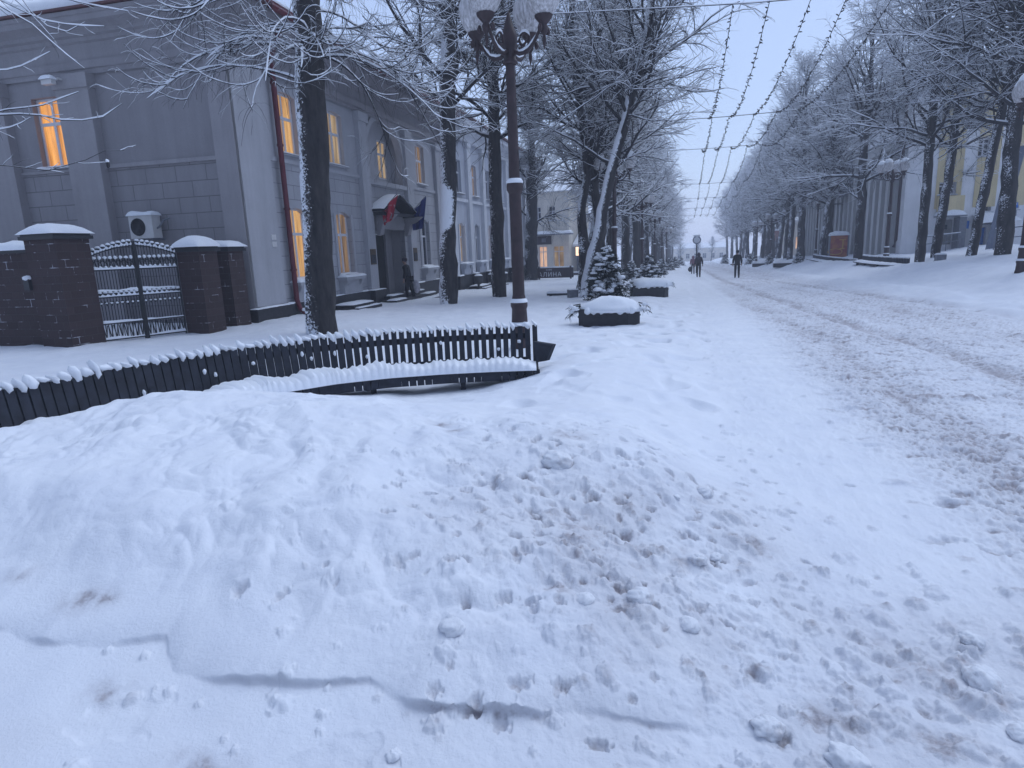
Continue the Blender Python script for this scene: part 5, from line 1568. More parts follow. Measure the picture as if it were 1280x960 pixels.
# ------------------------------------------------------------------ people
def skin(name, V, E_, mat, parent, root=0, sub=2):
    me = bpy.data.meshes.new(name+'_skeleton'); me.from_pydata([v[0] for v in V], E_, [])
    o = bpy.data.objects.new(name, me); COL.objects.link(o)
    md = o.modifiers.new('s', 'SKIN'); md.use_smooth_shade = True
    for i, v in enumerate(V):
        r_ = v[1] if hasattr(v[1], '__len__') else (v[1], v[1])
        me.skin_vertices[0].data[i].radius = r_; me.skin_vertices[0].data[i].use_root = (i == root)
    o.modifiers.new('u', 'SUBSURF').levels = sub
    dg = bpy.context.evaluated_depsgraph_get()
    m2 = bpy.data.meshes.new_from_object(o.evaluated_get(dg)); m2.name = name
    bpy.data.objects.remove(o); bpy.data.meshes.remove(me)
    m2.materials.clear(); m2.materials.append(mat)
    m2.polygons.foreach_set('use_smooth', [True]*len(m2.polygons))
    return link_mesh(name, m2, parent)
M['skin'] = plain('skin', (.30, .19, .15), .6, .1, 8, 0)
def cloth(name, col): return plain(name, col, .9, .3, 12, .25)
def person(loc, rz, label, H_, jacket, trouser, hatc, hat='cap', step=.12, coat=.0, arm=(.0, .0), lean=0.0, boot=None):
    r = empty('person', loc, rz); s = H_/1.75; r.scale = (s, s, s); tag(r, label, 'person')
    st = step
    ly = lean
    def up(z): return ly*max(0, z-.9)
    J = {}
    legs = lambda sx, sg: [((sx*.095, 0, .92), .085), ((sx*.10, sg*st*.55+.02, .50), .06), ((sx*.10, sg*st-.02, .10), .042), ((sx*.105, sg*st+.10, .04), .036)]
    armp = lambda sx, b, a: [((sx*.17, up(1.42), 1.42), .06), ((sx*.25, up(1.2)-.04+a*.3, 1.16), .045), ((sx*.26, up(1.0)+.03+a*.6+b, .93), .034), ((sx*.265, up(.9)+.05+a*.7+b, .84), .03)]
    V = [((0, 0, .95), (.13, .10)), ((0, up(1.2), 1.2), (.14, .10)), ((0, up(1.42), 1.42), (.13, .09)), ((0, up(1.52), 1.52), .05), ((0, up(1.6)+.02, 1.60), (.075, .085)), ((0, up(1.68)+.01, 1.69), (.078, .092)), ((0, up(1.74), 1.75), .05)]
    E_ = [(i, i+1) for i in range(6)]
    for sx, sg in ((-1, 1), (1, -1)):
        b = len(V); V += legs(sx, sg); E_ += [(0, b), (b, b+1), (b+1, b+2), (b+2, b+3)]
    hands = []
    for sx, a in ((-1, arm[0]), (1, arm[1])):
        b = len(V); V += armp(sx, 0, a); E_ += [(2, b), (b, b+1), (b+1, b+2), (b+2, b+3)]
        h = V[-1][0]
        for f in range(4):
            c = len(V); V += [((h[0]+sx*.004, h[1]-.03+.02*f, h[2]-.05), .010), ((h[0]-sx*.01, h[1]-.03+.02*f+.01, h[2]-.085+.006*abs(f-1.5)), .008)]; E_ += [(b+3, c), (c, c+1)]
        c = len(V); V += [((h[0]-sx*.02, h[1]+.045, h[2]-.03), .010), ((h[0]-sx*.025, h[1]+.055, h[2]-.055), .008)]; E_ += [(b+3, c), (c, c+1)]
    body = skin('body', V, E_, M['skin'], r)
    g = MB()
    for sx in (-1, 1):
        g.blob((sx*.032, up(1.65)+.085, 1.655), .012, .008, .010, 1, 0, 8, 6)
    g.build('eyes', M['dark_metal'], body)
    # jacket, trousers, boots, hat
    V = [((0, 0, .82-coat), (.185+coat*.1, .15+coat*.1)), ((0, up(1.12), 1.10), (.19, .15)), ((0, up(1.3), 1.30), (.19, .14)), ((0, up(1.42), 1.43), (.16, .11)), ((0, up(1.5), 1.51), (.08, .08))]
    E_ = [(0, 1), (1, 2), (2, 3), (3, 4)]
    for sx, a in ((-1, arm[0]), (1, arm[1])):
        b = len(V); q_ = armp(sx, 0, a); V += [(q_[0][0], .085), (q_[1][0], .075), (q_[2][0], .062)]; E_ += [(3, b), (b, b+1), (b+1, b+2)]
    skin('jacket', V, E_, jacket, r, 1)
    V = [((0, 0, .92), (.155, .115))]; E_ = []
    for sx, sg in ((-1, 1), (1, -1)):
        b = len(V); q_ = legs(sx, sg); V += [(q_[0][0], .105), (q_[1][0], .08), (q_[2][0], .065)]; E_ += [(0, b), (b, b+1), (b+1, b+2)]
    skin('trousers', V, E_, trouser, r)
    for sx, sg in ((-1, 1), (1, -1)):
        skin('boot', [((sx*.10, sg*st-.02, .20), .062), ((sx*.10, sg*st-.03, .06), .058), ((sx*.105, sg*st+.10, .045), .048), ((sx*.105, sg*st+.15, .04), .038)], [(0, 1), (1, 2), (2, 3)], boot or M['dark_metal'], r)
    g = MB(); y = up(1.68)
    if hat == 'hood':
        g.blob((0, y-.02, 1.63), .135, .14, .17, 3, .05, 14, 10)
    else:
        g.blob((0, y-.02, 1.70), .100, .115, .105, 2, .03, 14, 10)
    g.build('hat', hatc, r)
    return r
navy = cloth('black_jacket', (.012, .012, .016)); grey_j = cloth('grey_brown_jacket', (.045, .035, .045)); pink = cloth('dusty_pink_jacket', (.22, .12, .15)); blk = cloth('black_trousers', (.010, .010, .014))
pa = on_ground(921, 347.5); person(pa, rad(3), 'person in a black jacket and cap walking away alone on the snowy road', 33.5*float((pa-CAM)@_f)/F, navy, blk, navy, 'cap', .10, .0, (.05, -.05))
pb2 = on_ground(873, 346.5); person(pb2, rad(-4), 'person in a grey brown jacket with hood up walking away beside a child', 29.5*float((pb2-CAM)@_f)/F, grey_j, blk, grey_j, 'hood', .12, .0, (.1, .25), .12)
pc = on_ground(866, 342.5)
person(pc, rad(6), 'smaller person in a dusty pink jacket walking at the left of the hooded adult', 22*float((pc-CAM)@_f)/F, pink, grey_j, pink, 'hood', .08)
def bag(loc, rz, w, h, mat, label, seed):
    o = empty('carrier_bag', loc, rz); tag(o, label, 'bag')
    g = MB(); g.blob((0, 0, -h*.55), w/2, w*.28, h*.48, seed, .15, 12, 10, 0); g.build('bag', mat, o)
    g = MB(); g.tube([(-w*.2, 0, -h*.2), (-w*.12, 0, -.02), (0, 0, .02), (w*.12, 0, -.02), (w*.2, 0, -h*.2)], .008, 5); g.build('handle', mat, o)
bag((pc[0]-.22, pc[1]+.05, pc[2]+.62), 0, .38, .42, navy, 'dark bag held low by the person in the pink jacket', 3)
pd = bl((.80, 8.75, 0)); zd = -.33
pdn = person((pd[0], pd[1], zd), TH+rad(95), 'stooping person in a long black coat stepping up to the porch door', 1.66, blk, blk, grey_j, 'cap', .14, .16, (.15, .2), .20)
bag((pd[0]+.18, pd[1]+.26, zd+.80), TH+.3, .30, .46, cloth('pale_plastic', (.42, .40, .44)), 'pale carrier bag held by the person at the porch door', 7)

# ------------------------------------------------------------------ light strings across the street
rgar = random.Random(21)
CABY = [20, 35.5, 52, 68, 84, 101, 118]
CABZ = [float(at(940, 4, 20)[2]), float(at(920, 143, 35.5)[2]), float(at(905, 183, 52)[2]), float(at(892, 228, 68)[2])]
CABZ += [CABZ[-1]-.4*(k+1) for k in range(3)]
def sagline(a, b, sag, n): 
    a, b = np.array(a, float), np.array(b, float)
    return [a+(b-a)*t+np.array([0, 0, -4*sag*t*(1-t)]) for t in np.linspace(0, 1, n)]
pw = bl((0.1, 15.3, 6.9))
for k, (y, z) in enumerate(zip(CABY, CABZ)):
    g, s = MB(), MB()
    if k == 0: pts = sagline(at(420, 36, 19.0), at(700, 17, 19.6), .0, 8)+sagline(at(700, 17, 19.6), at(940, 4, 20), .0, 8)[1:]+sagline(at(940, 4, 20), at(1250, -24, 20.6), .0, 8)[1:]
    else: pts = sagline((-4.2, y, z+.12), (10.5, y, z+.25), .25, 16)
    g.tube(pts, .012, 5)
    o = empty('cable', pts[0]); tag(o, '%s snow lined cable strung across the street' % ['nearest', 'second', 'third', 'fourth', 'fifth', 'sixth', 'farthest'][k], 'cable', 'cables across the street')
    for v in range(len(g.v)): g.v[v] = tuple(np.array(g.v[v])-pts[0])
    g.build('wire', M['cable'], o)
    s.tube([p+np.array([0, 0, .016])-pts[0] for p in pts], [.018*rgar.uniform(.6, 1.3) for _ in pts], 5); s.build('snow', M['frost'], o)
NX = [0.95, 1.95, 2.95, 4.0, 5.2]
X0 = [1.05, 1.95, 3.0, 4.0, 5.15]
def cable_z(k, x):
    if k == 0: return float(np.interp(x, [at(700, 17, 19.6)[0], at(940, 4, 20)[0], at(1250, -24, 20.6)[0]], [at(700, 17, 19.6)[2], at(940, 4, 20)[2], at(1250, -24, 20.6)[2]]))
    t = (x+4.2)/14.7
    return CABZ[k]+.12+.13*t-1.0*t*(1-t)
for k in range(-1, len(CABY)-1):
    for j in range(5):
        x0, x1 = X0[j]+rgar.uniform(-.1, .1), X0[j]-.10+rgar.uniform(-.1, .1)
        if k < 0:
            a = (x0+.3, 4.5, cable_z(0, x0)+.4); b = (x1, CABY[0], cable_z(0, x1))
        else:
            a = (x0, CABY[k], cable_z(k, x0)); b = (x1, CABY[k+1], cable_z(k+1, x1))
        if k < 0: continue
        pts = sagline(a, b, rgar.uniform(.5, .8), 30)
        far = k >= 3
        g = MB(); g.tube([p-np.array(a) for p in pts], .010, 4)
        nbulb = 80 if not far else 40
        q = MB()
        for i in range(nbulb):
            t = (i+rgar.uniform(0, .8))/nbulb; f_ = t*29; i_ = min(int(f_), 28); p = pts[i_]+(pts[i_+1]-pts[i_])*(f_-i_)-np.array(a)
            d = np.array([rgar.uniform(-1, 1), rgar.uniform(-.6, .6), rgar.uniform(-1, .6)]); d /= np.linalg.norm(d)
            q.tube([p, p+d*.045, p+d*.10], [.010, .020, .010], 4, 0, False)
        o = empty('light_string', a)
        tag(o, '%s unlit light string counted from the left, in the %s span between street cables' % (ORD[j], ['nearest', 'second', 'third', 'fourth', 'fifth', 'farthest'][k]), 'light string', 'light strings over the street')
        g.build('wire', M['cable'], o); q.build('bulbs', M['cable'], o)

# ------------------------------------------------------------------ right-hand buildings
M['yellow_wall'] = stucco('yellow_plaster', (.60, .50, .30)); M['white_wall'] = stucco('white_plaster', (.74, .74, .76)); M['hall_wall'] = stucco('grey_hall_plaster', (.33, .33, .33))
M['cream_grey'] = stucco('pale_rib_plaster', (.46, .46, .46)); M['blue_paint'] = plain('blue_paint', (.02, .16, .55), .5, .15, 6, .05); M['sign_white'] = plain('sign_white', (.7, .72, .76), .5, .05, 5, 0)
YB = 45.0
class Img:
    """measures on the plane of a wall facing the street corner"""
    pass
def bx_(px, py): p = at(px, py, YB); return float(p[0]), float(p[2])
apt = empty('apartment_building', (0, YB, 0)); tag(apt, 'yellow and white plastered three storey building behind the right hand trees', 'building')
xL, _z = bx_(1126, 300); xR = xL+26
zg_ = gz(xL+4, YB)
z1f = bx_(1180, 262)[1]; zroof = zg_+10.2
wins = []
def wrect(x0, y0, x1, y1):
    a, za = bx_(x0, y1); b, zb = bx_(x1, y0); return (a, b, za, zb)
wins.append(wrect(1173, 227, 1196, 244))
wins.append(wrect(1226, 242, 1241, 265))
wins.append(wrect(1264, 236, 1276, 262))
wins.append(wrect(1173, 165, 1196, 184)); wins.append(wrect(1222, 172, 1240, 196)); wins.append(wrect(1258, 165, 1272, 192)); wins.append(wrect(1173, 108, 1196, 126)); wins.append(wrect(1222, 110, 1240, 132))
ent = wrect(1173, 274, 1193, 306); bdoor = wrect(1220, 284, 1233, 306)
ops = wins+[ent, bdoor]
class FX:
    def p(s, a, d, z): return (a, -d, z)
    def box(s, mb, a0, a1, d0, d1, z0, z1, mi=0): mb.box(a0, a1, -d1, -d0, z0, z1, mi)
FB = Fac(True)
g = MB(); FB.wall(g, xL, xR, zg_-2, zroof, ops, 0, .35)
g.add([(xL, 0, zg_-2), (xL, 9, zg_-2), (xL, 9, zroof), (xL, 0, zroof)], [(0, 1, 2, 3)])
g.add([(xL, 0, zroof), (xR, 0, zroof), (xR, 9, zroof), (xL, 9, zroof)], [(0, 1, 2, 3)])
g.build('wall', M['white_wall'], apt)
g = MB()
for (x0, x1) in ((1168, 1200), (1216, 1244), (1255, 1280)):
    a, b = bx_(x0, 250)[0], bx_(x1, 250)[0]
    oo = [o for o in ops if o[0] > a-.01 and o[1] < b+.01]
    FB.wall(g, a, b, z1f+.05, zroof-.8, [o for o in oo if o[2] > z1f], .03, .03)
g.build('yellow_panels', M['yellow_wall'], apt)
for k, wv in enumerate(wins): FB.window(apt, *wv, -.3, M['glass'], trans=.72, nv=2 if wv[1]-wv[0] > 1.1 else 1, fw=.07)
# balcony box, canopies, entrance, door
a, b, z0, z1 = wrect(1170, 245, 1199, 265)
g = MB(); FB.box(g, a, b, 0.04, .9, z0, z1); bal = g.build('balcony', M['yellow_wall'], apt)
g = MB(); g.cushion(a-.1, b+.1, -1.1, -.02, z0-.25, .35, 3, 8); cn_ = g.build('canopy_snow', M['snow'], apt)
g = MB(); FB.box(g, a-.1, b+.15, .0, 1.1, z0-.33, z0-.25); g.build('entrance_canopy', M['grey_metal'], apt)
g = MB(); FB.box(g, ent[0]+.02, ent[1]-.02, -.33, -.3, ent[2], ent[3]-.02); FB.box(g, ent[0]+.25, ent[1]-.25, -.299, -.27, ent[2]+.9, ent[3]-.3, 1); g.build('entrance_door', [M['hall_wall'], M['glass']], apt)
g = MB(); FB.box(g, ent[1]-.02, ent[1]+.35, .0, .9, ent[2]-.3, ent[3]+.1); g.build('entrance_pillar', M['grey_metal'], apt)
g = MB(); FB.box(g, bdoor[0]+.01, bdoor[1]-.01, -.3, -.22, bdoor[2], bdoor[3]-.01); FB.box(g, bdoor[0]+.12, bdoor[0]+.2, -.22, -.18, bdoor[2]+.2, bdoor[3]-.15); g.build('blue_door', M['blue_paint'], apt)
a, b, z0, z1 = wrect(1216, 266, 1244, 282)
g = MB(); g.prism([(0, z0), (0, z1-.1), (-1.3, z0+.05), (-1.3, z0)], (a, 0, 0), (0, 1, 0), (0, 0, 1), (b-a, 0, 0)); dcn = g.build('door_canopy', M['grey_metal'], apt)
g = MB()
vs = [];
for i in range(8):
    for j in range(8):
        u, w = i/7, j/7; k = math.sqrt(max(0, 1-(2*u-1)**2*.95))*math.sqrt(max(0, 1-(2*w-1)**2*.95))
        vs.append((a-.1+(b-a+.2)*u, -1.4*w, z1-.08+(z0-z1+.15)*w+.3*k))
g.add(vs, [(i*8+j, i*8+j+1, i*8+j+9, i*8+j+8) for i in range(7) for j in range(7)], 0, True); g.build('canopy_snow', M['snow'], dcn)
a, b, z0, z1 = wrect(1236, 276, 1262, 306)
g = MB(); FB.box(g, a, b, 0, 1.5, zg_-1.5, z1); pr_ = g.build('porch_block', M['white_wall'], apt)
g = MB(); g.cushion(a, b, -1.5, 0, z1-.003, .2, 2, 8); g.build('snow_cap', M['snow'], pr_)
# notice plates
for (x0, y0, x1, y1, lb) in ((1203, 276, 1211, 286, 'blue notice plate on the white wall left of the blue door'), (1263, 253, 1272, 260, 'blue and white house plate high on the yellow wall at the right'), (1264, 263, 1270, 270, 'small dark notice plate on the yellow wall under the house plate')):
    a, b, z0, z1 = wrect(x0, y0, x1, y1); o = empty('wall_plate', ((a+b)/2, YB-.07, z0)); tag(o, lb, 'plate')
    g = MB(); g.box(-(b-a)/2, (b-a)/2, -.03, .03, 0, z1-z0); g.build('board', M['grey_metal'] if y0 == 263 else M['blue_paint'], o)
    if y0 == 253:
        g = MB(); g.box(-(b-a)/2+.06, (b-a)/2-.06, -.036, -.031, (z1-z0)*.55, (z1-z0)*.85); g.box(-(b-a)/2+.1, (b-a)/2-.15, -.036, -.031, (z1-z0)*.15, (z1-z0)*.4); g.build('plate_bands', M['sign_white'], o)
# drainpipe of the yellow building
a = bx_(1123, 250)[0]
g = MB(); g.tube([(a, -.15, zroof-.5), (a, -.15, zg_+.6), (a-.15, -.35, zg_+.2)], .09, 8); g.build('drainpipe', M['lamp_iron'], apt)
g = MB(); g.box(xL-.4, xR, -.5, 9, zroof, zroof+.25); rr_ = g.build('roof', M['hall_wall'], apt)
g = MB(); g.cushion(xL-.4, xR, -.5, 9, zroof+.247, .22, 4, 6, 0, .02); g.build('roof_snow', M['snow'], rr_)
# grey ribbed hall beside it, running up the street
HX = xL-.3; HY0, HY1 = YB+.9, YB+36
hall = empty('ribbed_hall', (HX, HY0, 0)); tag(hall, 'long grey hall with a ribbed wall beyond the yellow building', 'building')
g = MB(); g.box(0, 14, 0, HY1-HY0, zg_-3, zg_+6.2); g.build('wall', M['hall_wall'], hall)
g = MB()
for k in range(24):
    y = .4+k*1.45
    g.box(-.28, -.002, y, y+.55, zg_-.9, zg_+6.0)
g.box(-.45, -.003, -.02, HY1-HY0+.02, zg_+6.0, zg_+6.55); g.box(-.4, -.004, -.01, HY1-HY0, zg_-3, zg_-.9)
g.build('ribs', M['cream_grey'], hall)
g = MB(); g.add([(-.7, -.5, zg_+6.56), (-.7, HY1-HY0+.5, zg_+6.56), (7, HY1-HY0+.5, zg_+8.6), (7, -.5, zg_+8.6), (14, -.5, zg_+6.56), (14, HY1-HY0+.5, zg_+6.56)], [(0, 3, 2, 1), (3, 4, 5, 2), (0, 1, 2, 5, 4, 3)][:2]); g.add([(0, 0.01, zg_+6.2), (14, 0.01, zg_+6.2), (7, .01, zg_+8.5)], [(0, 1, 2)]); g.build('roof', M['snow'], hall)
# concrete column at the frame edge, railings by the doors
p = on_ground(1262, 306, 0)
cxp = at(1240, 299, 38.0); o = empty('portico_column', (cxp[0], 38.0, gz(cxp[0], 38.0))); tag(o, 'slanting grey blue portico column behind the lamp post at the right edge', 'column')
cz1 = at(1272, 190, 38.0)
M['slate_paint'] = plain('blue_grey_paint', (.15, .175, .24), .7, .12, 5, .1)
g = MB(); w = .22; dx = cz1[0]-cxp[0]; hz_ = cz1[2]-gz(cxp[0], 38.0)
g.obox((dx/2, 0, hz_/2-.2), (w, 0, 0), (0, w, 0), (dx/2, 0, hz_/2+.2)); g.box(dx-.32, dx+.32, -.32, .32, hz_, hz_+.25); g.build('shaft', M['slate_paint'], o)
def railing(pts, label, h=.95):
    b = np.array(pts[0]); o = empty('railing', b); tag(o, label, 'railing')
    g, s = MB(), MB()
    P_ = [np.array(p)-b for p in pts]
    for z in (h, h*.55): g.tube([p+np.array([0, 0, z]) for p in P_], .028, 6)
    for i in range(len(P_)-1):
        n = max(2, int(np.linalg.norm(P_[i+1]-P_[i])/1.1))
        for k in range(n+1):
            c = P_[i]+(P_[i+1]-P_[i])*k/n; g.tube([c+np.array([0, 0, -.3]), c+np.array([0, 0, h])], .024, 6)
    s.tube([p+np.array([0, 0, h+.04]) for p in P_], .03, 5)
    g.build('rails', M['grey_metal'], o); s.build('snow', M['snow'], o)
def gp(px, py, Y): q_ = at(px, py, Y); return (float(q_[0]), Y, gz(q_[0], Y)+.0)
railing([gp(1146, 300, 42), gp(1166, 300, 43.6), gp(1200, 300, 43.6)], 'grey ramp railing in front of the canopied entrance')
railing([gp(1243, 300, 37), gp(1279, 300, 36)], 'grey railing between the stoutest lime and the lamp post', 1.0)
# benches, stone block, kiosk, sign
def long_bench(px0, px1, py, label, dk):
    a, b = on_ground(px0, py), on_ground(px1, py+ (0 if dk else 1))
    L = float(np.linalg.norm((b-a)[:2])); rz = math.atan2(b[1]-a[1], b[0]-a[0])
    a = a-np.array([0, 0, .17]); o = empty('slatted_bench', a, rz); tag(o, label, 'bench', 'dark curved benches on the right')
    def cy(x): return -.25*math.sin(PI*x/L)
    g = MB(); n = int(L/.16)
    for k in range(n):
        x = L*(k+.5)/n; g.box(x-.06, x+.06, cy(x)-.02, cy(x)+.02, .1, .62)
    g.build('backrest', M['bench_wood'], o)
    g = MB()
    for k in range(n):
        x = L*(k+.5)/n; g.box(x-.065, x+.065, cy(x)-.5, cy(x)-.04, .24, .30)
    g.build('seat', M['bench_wood'], o)
    for x in (L*.08, L*.36, L*.64, L*.92):
        g = MB(); g.box(x-.05, x+.05, cy(x)-.4, cy(x)-.3, -.3, .24); g.build('leg', M['bench_wood'], o)
    g = MB(); vs = []; m_ = 40
    for k in range(m_+1):
        x = L*k/m_
        for j in range(7):
            an = PI*j/6; vs.append((x, cy(x)-.27-.25*math.cos(an), .295+.10*math.sin(an)*(1+.25*math.sin(k*1.7))*min(1, min(k, m_-k)/3+.1)))
    g.add(vs, [(k*7+j, k*7+j+1, k*7+j+8, k*7+j+7) for k in range(m_) for j in range(6)], 0, True)
    for k in range(n):
        x = L*(k+.5)/n; g.blob((x, cy(x), .63), .06, .04, .05, k, .2, 6, 5)
    g.build('snow', M['snow'], o)
long_bench(1078, 1137, 329, 'dark curved bench under snow between the thin lime and the burred lime', 1)
long_bench(1016, 1072, 325, 'dark curved bench running left from the red poster stand', 0)
p = on_ground(1175, 327); o = empty('stone_block', p); tag(o, 'small grey stone block standing in the snow before the bent lime', 'block')
g = MB(); g.box(-.18, .18, -.15, .15, -.2, .30); g.box(-.21, .21, -.18, .18, -.2, .04); g.build('block', M['grey_metal'], o); g = MB(); g.cushion(-.18, .18, -.15, .15, .298, .06, 3, 7); g.build('snow_cap', M['snow'], o)
p = on_ground(716, 372); o = empty('stone_block', p, .5); tag(o, 'grey box shaped block in the snow left of the nearest planter', 'block')
g = MB(); g.box(-.16, .16, -.14, .14, -.2, .28); g.box(-.13, .13, -.142, -.14, .03, .25); g.build('block', M['grey_metal'], o); g = MB(); g.cushion(-.16, .16, -.14, .14, .278, .04, 3, 7); g.build('snow_cap', M['snow'], o)
p = on_ground(702, 369.5); o = empty('low_bench', p, .05); tag(o, 'low dark plank bench sunk in the snow beside the grey block', 'bench')
g = MB(); g.box(-.55, .62, -.12, .12, .02, .10); g.box(-.45, -.38, -.1, .1, -.2, .02); g.box(.40, .47, -.1, .1, -.2, .02); g.build('plank', M['bench_wood'], o); g = MB(); g.cushion(-.55, .62, -.12, .12, .097, .09, 5, 7); g.build('snow_cap', M['snow'], o)
# red poster stand
def poster_mat():
    mt, nt, b = nmat('red_poster')
    tc = N(nt, 'ShaderNodeTexCoord')
    n1 = N(nt, 'ShaderNodeTexNoise'); n1.inputs['Scale'].default_value = 2.2; n1.inputs['Detail'].default_value = 3; nt.links.new(tc.outputs['Object'], n1.inputs['Vector'])
    c = ramp(nt, n1.outputs['Fac'], .46, .56, (.30, .050, .045, 1), (.40, .13, .05, 1))
    nt.links.new(c, b.inputs['Base Color']); b.inputs['Roughness'].default_value = .4
    return mt
M['poster'] = poster_mat(); M['poster_yellow'] = plain('poster_yellow', (.55, .33, .08), .5, .1, 5, 0)
p = on_ground(1047, 323); dep = float((p-CAM)@_f); W_ = 21*dep/F; Hh = 30*dep/F
o = empty('poster_stand', p, rad(-6)); tag(o, 'red advertising poster stand with a pink snowy top under the right hand trees', 'poster stand')
g = MB(); g.box(-W_/2, W_/2, -.25, .25, -.1, .12); g.box(-W_/2-.03, -W_/2+.06, -.27, .27, .12, Hh); g.box(W_/2-.06, W_/2+.03, -.27, .27, .12, Hh); g.build('case', M['grey_metal'], o)
g = MB(); g.box(-W_/2+.06, W_/2-.06, -.24, .24, .12, Hh*.93); ps_ = g.build('poster', M['poster'], o)
g = MB(); 
g.tube([(-W_*.38+W_*.75*math.cos(a_)*.5+W_*.2, -.246, Hh*.28+Hh*.12*math.sin(a_)) for a_ in np.linspace(0, 2*PI, 20)], .03, 5)
g.box(W_*.18, W_*.24, -.25, -.241, Hh*.40, Hh*.78); g.box(W_*.02, W_*.36, -.25, -.2412, Hh*.74, Hh*.78); g.box(W_*.06, W_*.32, -.25, -.2413, Hh*.38, Hh*.42); g.build('poster_figure', M['poster_yellow'], ps_)
g = MB(); g.cushion(-W_/2-.05, W_/2+.05, -.3, .3, Hh*.93, .26, 4, 8); g.build('snow_cap', M['snow'], o)
# dark cafe board with white letters
p = on_ground(694, 349); dep = float((p-CAM)@_f); W_ = 46*dep/F; Hh = 12.5*dep/F
o = empty('cafe_board', (p[0], p[1], p[2]), rad(2)); tag(o, 'dark board fence with white café lettering beside the bowed lime', 'sign')
M['board'] = plain('dark_purple_board', (.035, .022, .03), .5, .2, 6, .1)
z0 = .10
g = MB(); g.box(-W_/2, W_/2, -.05, .05, z0, z0+Hh); bd = g.build('board', M['board'], o)
g = MB(); g.cushion(-W_/2, W_/2, -.06, .06, z0+Hh-.003, .10, 3, 5); g.build('snow_cap', M['snow'], o)
for x in (W_*.43, -W_*.43):
    g = MB(); g.box(x-.06, x+.06, -.15, -.052, -.35, z0+Hh+.12); g.build('post', M['board'], o)
def text(parent, s_, size, loc, rot, mat, name='lettering', ext=.006):
    cu = bpy.data.curves.new(name, 'FONT'); cu.body = s_; cu.size = size; cu.extrude = ext; cu.align_x = 'CENTER'; cu.space_character = 1.15
    t = bpy.data.objects.new(name, cu); COL.objects.link(t)
    dg = bpy.context.evaluated_depsgraph_get(); me = bpy.data.meshes.new_from_object(t.evaluated_get(dg)); bpy.data.objects.remove(t)
    me.transform(Matrix.Translation(Vector(loc)) @ Matrix.Rotation(rot[2], 4, 'Z') @ Matrix.Rotation(rot[0], 4, 'X'))
    me.materials.clear(); me.materials.append(mat)
    return link_mesh(name, me, parent)
lw = M['sign_white']
text(bd, 'КАЛИНА', Hh*.60, (-W_*.20, -.058, z0+Hh*.14), (PI/2, 0, 0), lw)
text(bd, 'КАФЕ', Hh*.20, (-W_*.16, -.058, z0+Hh*.74), (PI/2, 0, 0), lw, 'small_lettering')
# barrier right of the board
p2_ = on_ground(728, 345); o = empty('low_barrier', p2_, .1); tag(o, 'low dark rail in the snow right of the café board', 'barrier')
g = MB(); g.box(-.9, .9, -.03, .03, .12, .30); g.box(-.8, -.72, -.04, .04, -.2, .3); g.box(.72, .8, -.04, .04, -.2, .3); g.build('rail', M['board'], o); g = MB(); g.cushion(-.9, .9, -.05, .05, .297, .1, 2, 5); g.build('snow_cap', M['snow'], o)
# shop behind the board
YS = 58.0
def sx_(px, py): q_ = at(px, py, YS); return float(q_[0]), float(q_[2])
a, _z = sx_(640, 330); b, _z = sx_(712, 330); zgs = gz((a+b)/2, YS)
shop = empty('corner_shop', (0, YS, 0)); tag(shop, 'cream corner shop with a lit window beyond the pale building', 'building')
zf0, zf1 = sx_(690, 306)[1], sx_(690, 294)[1]; ztop = sx_(690, 240)[1]
o1 = (sx_(674, 320)[0], sx_(684, 320)[0], zgs+.15, zf0-.1); o2 = (sx_(692, 320)[0], sx_(705, 320)[0], zgs+.15, zf0-.1); o3 = (sx_(668, 262)[0], sx_(676, 262)[0], sx_(690, 276)[1], sx_(690, 258)[1]); o4 = (sx_(686, 262)[0], sx_(694, 262)[0], sx_(690, 276)[1], sx_(690, 258)[1])
M['cream'] = stucco('cream_plaster', (.70, .65, .58))
g = MB(); FB.wall(g, a, b, zgs-1.5, ztop, [o1, o2, o3, o4], 0, .25); g.add([(b, 0, zgs-1.5), (b, 12, zgs-1.5), (b, 12, ztop), (b, 0, ztop)], [(0, 3, 2, 1)]); g.build('wall', M['cream'], shop)
FB.window(shop, *o1, -.2, M['lit_shop'], 'shop_window', .8, sill=False); FB.window(shop, *o2, -.2, M['lit_pale'], 'shop_window', .8, sill=False); FB.window(shop, *o3, -.2, M['glass']); FB.window(shop, *o4, -.2, M['glass'])
g = MB(); FB.box(g, a, b, .0, .25, zf0, zf1); fa = g.build('fascia', M['cream'], shop)
g = MB(); FB.box(g, sx_(672, 300)[0], sx_(690, 300)[0], .25, .32, zf0+.05, zf1-.05); FB.box(g, sx_(678, 300)[0], sx_(683, 300)[0], .32, .33, zf0+.25, zf1-.25, 1); g.build('fascia_sign', [M['board'], M['grey_metal']], fa)
g = MB(); g.box(a, b+.4, -1.1, 0, zf1, zf1+.1); aw = g.build('awning', M['grey_metal'], shop); g = MB(); g.cushion(a, b+.4, -1.1, 0, zf1+.098, .25, 3, 8); g.build('awning_snow', M['snow'], aw)
g = MB(); g.prism([(0, ztop), (-.4, ztop+.05), (5, ztop+2.4), (12, ztop)], (a, 0, 0), (0, 1, 0), (0, 0, 1), (b-a+.3, 0, 0)); g.build('roof', M['snow'], shop)
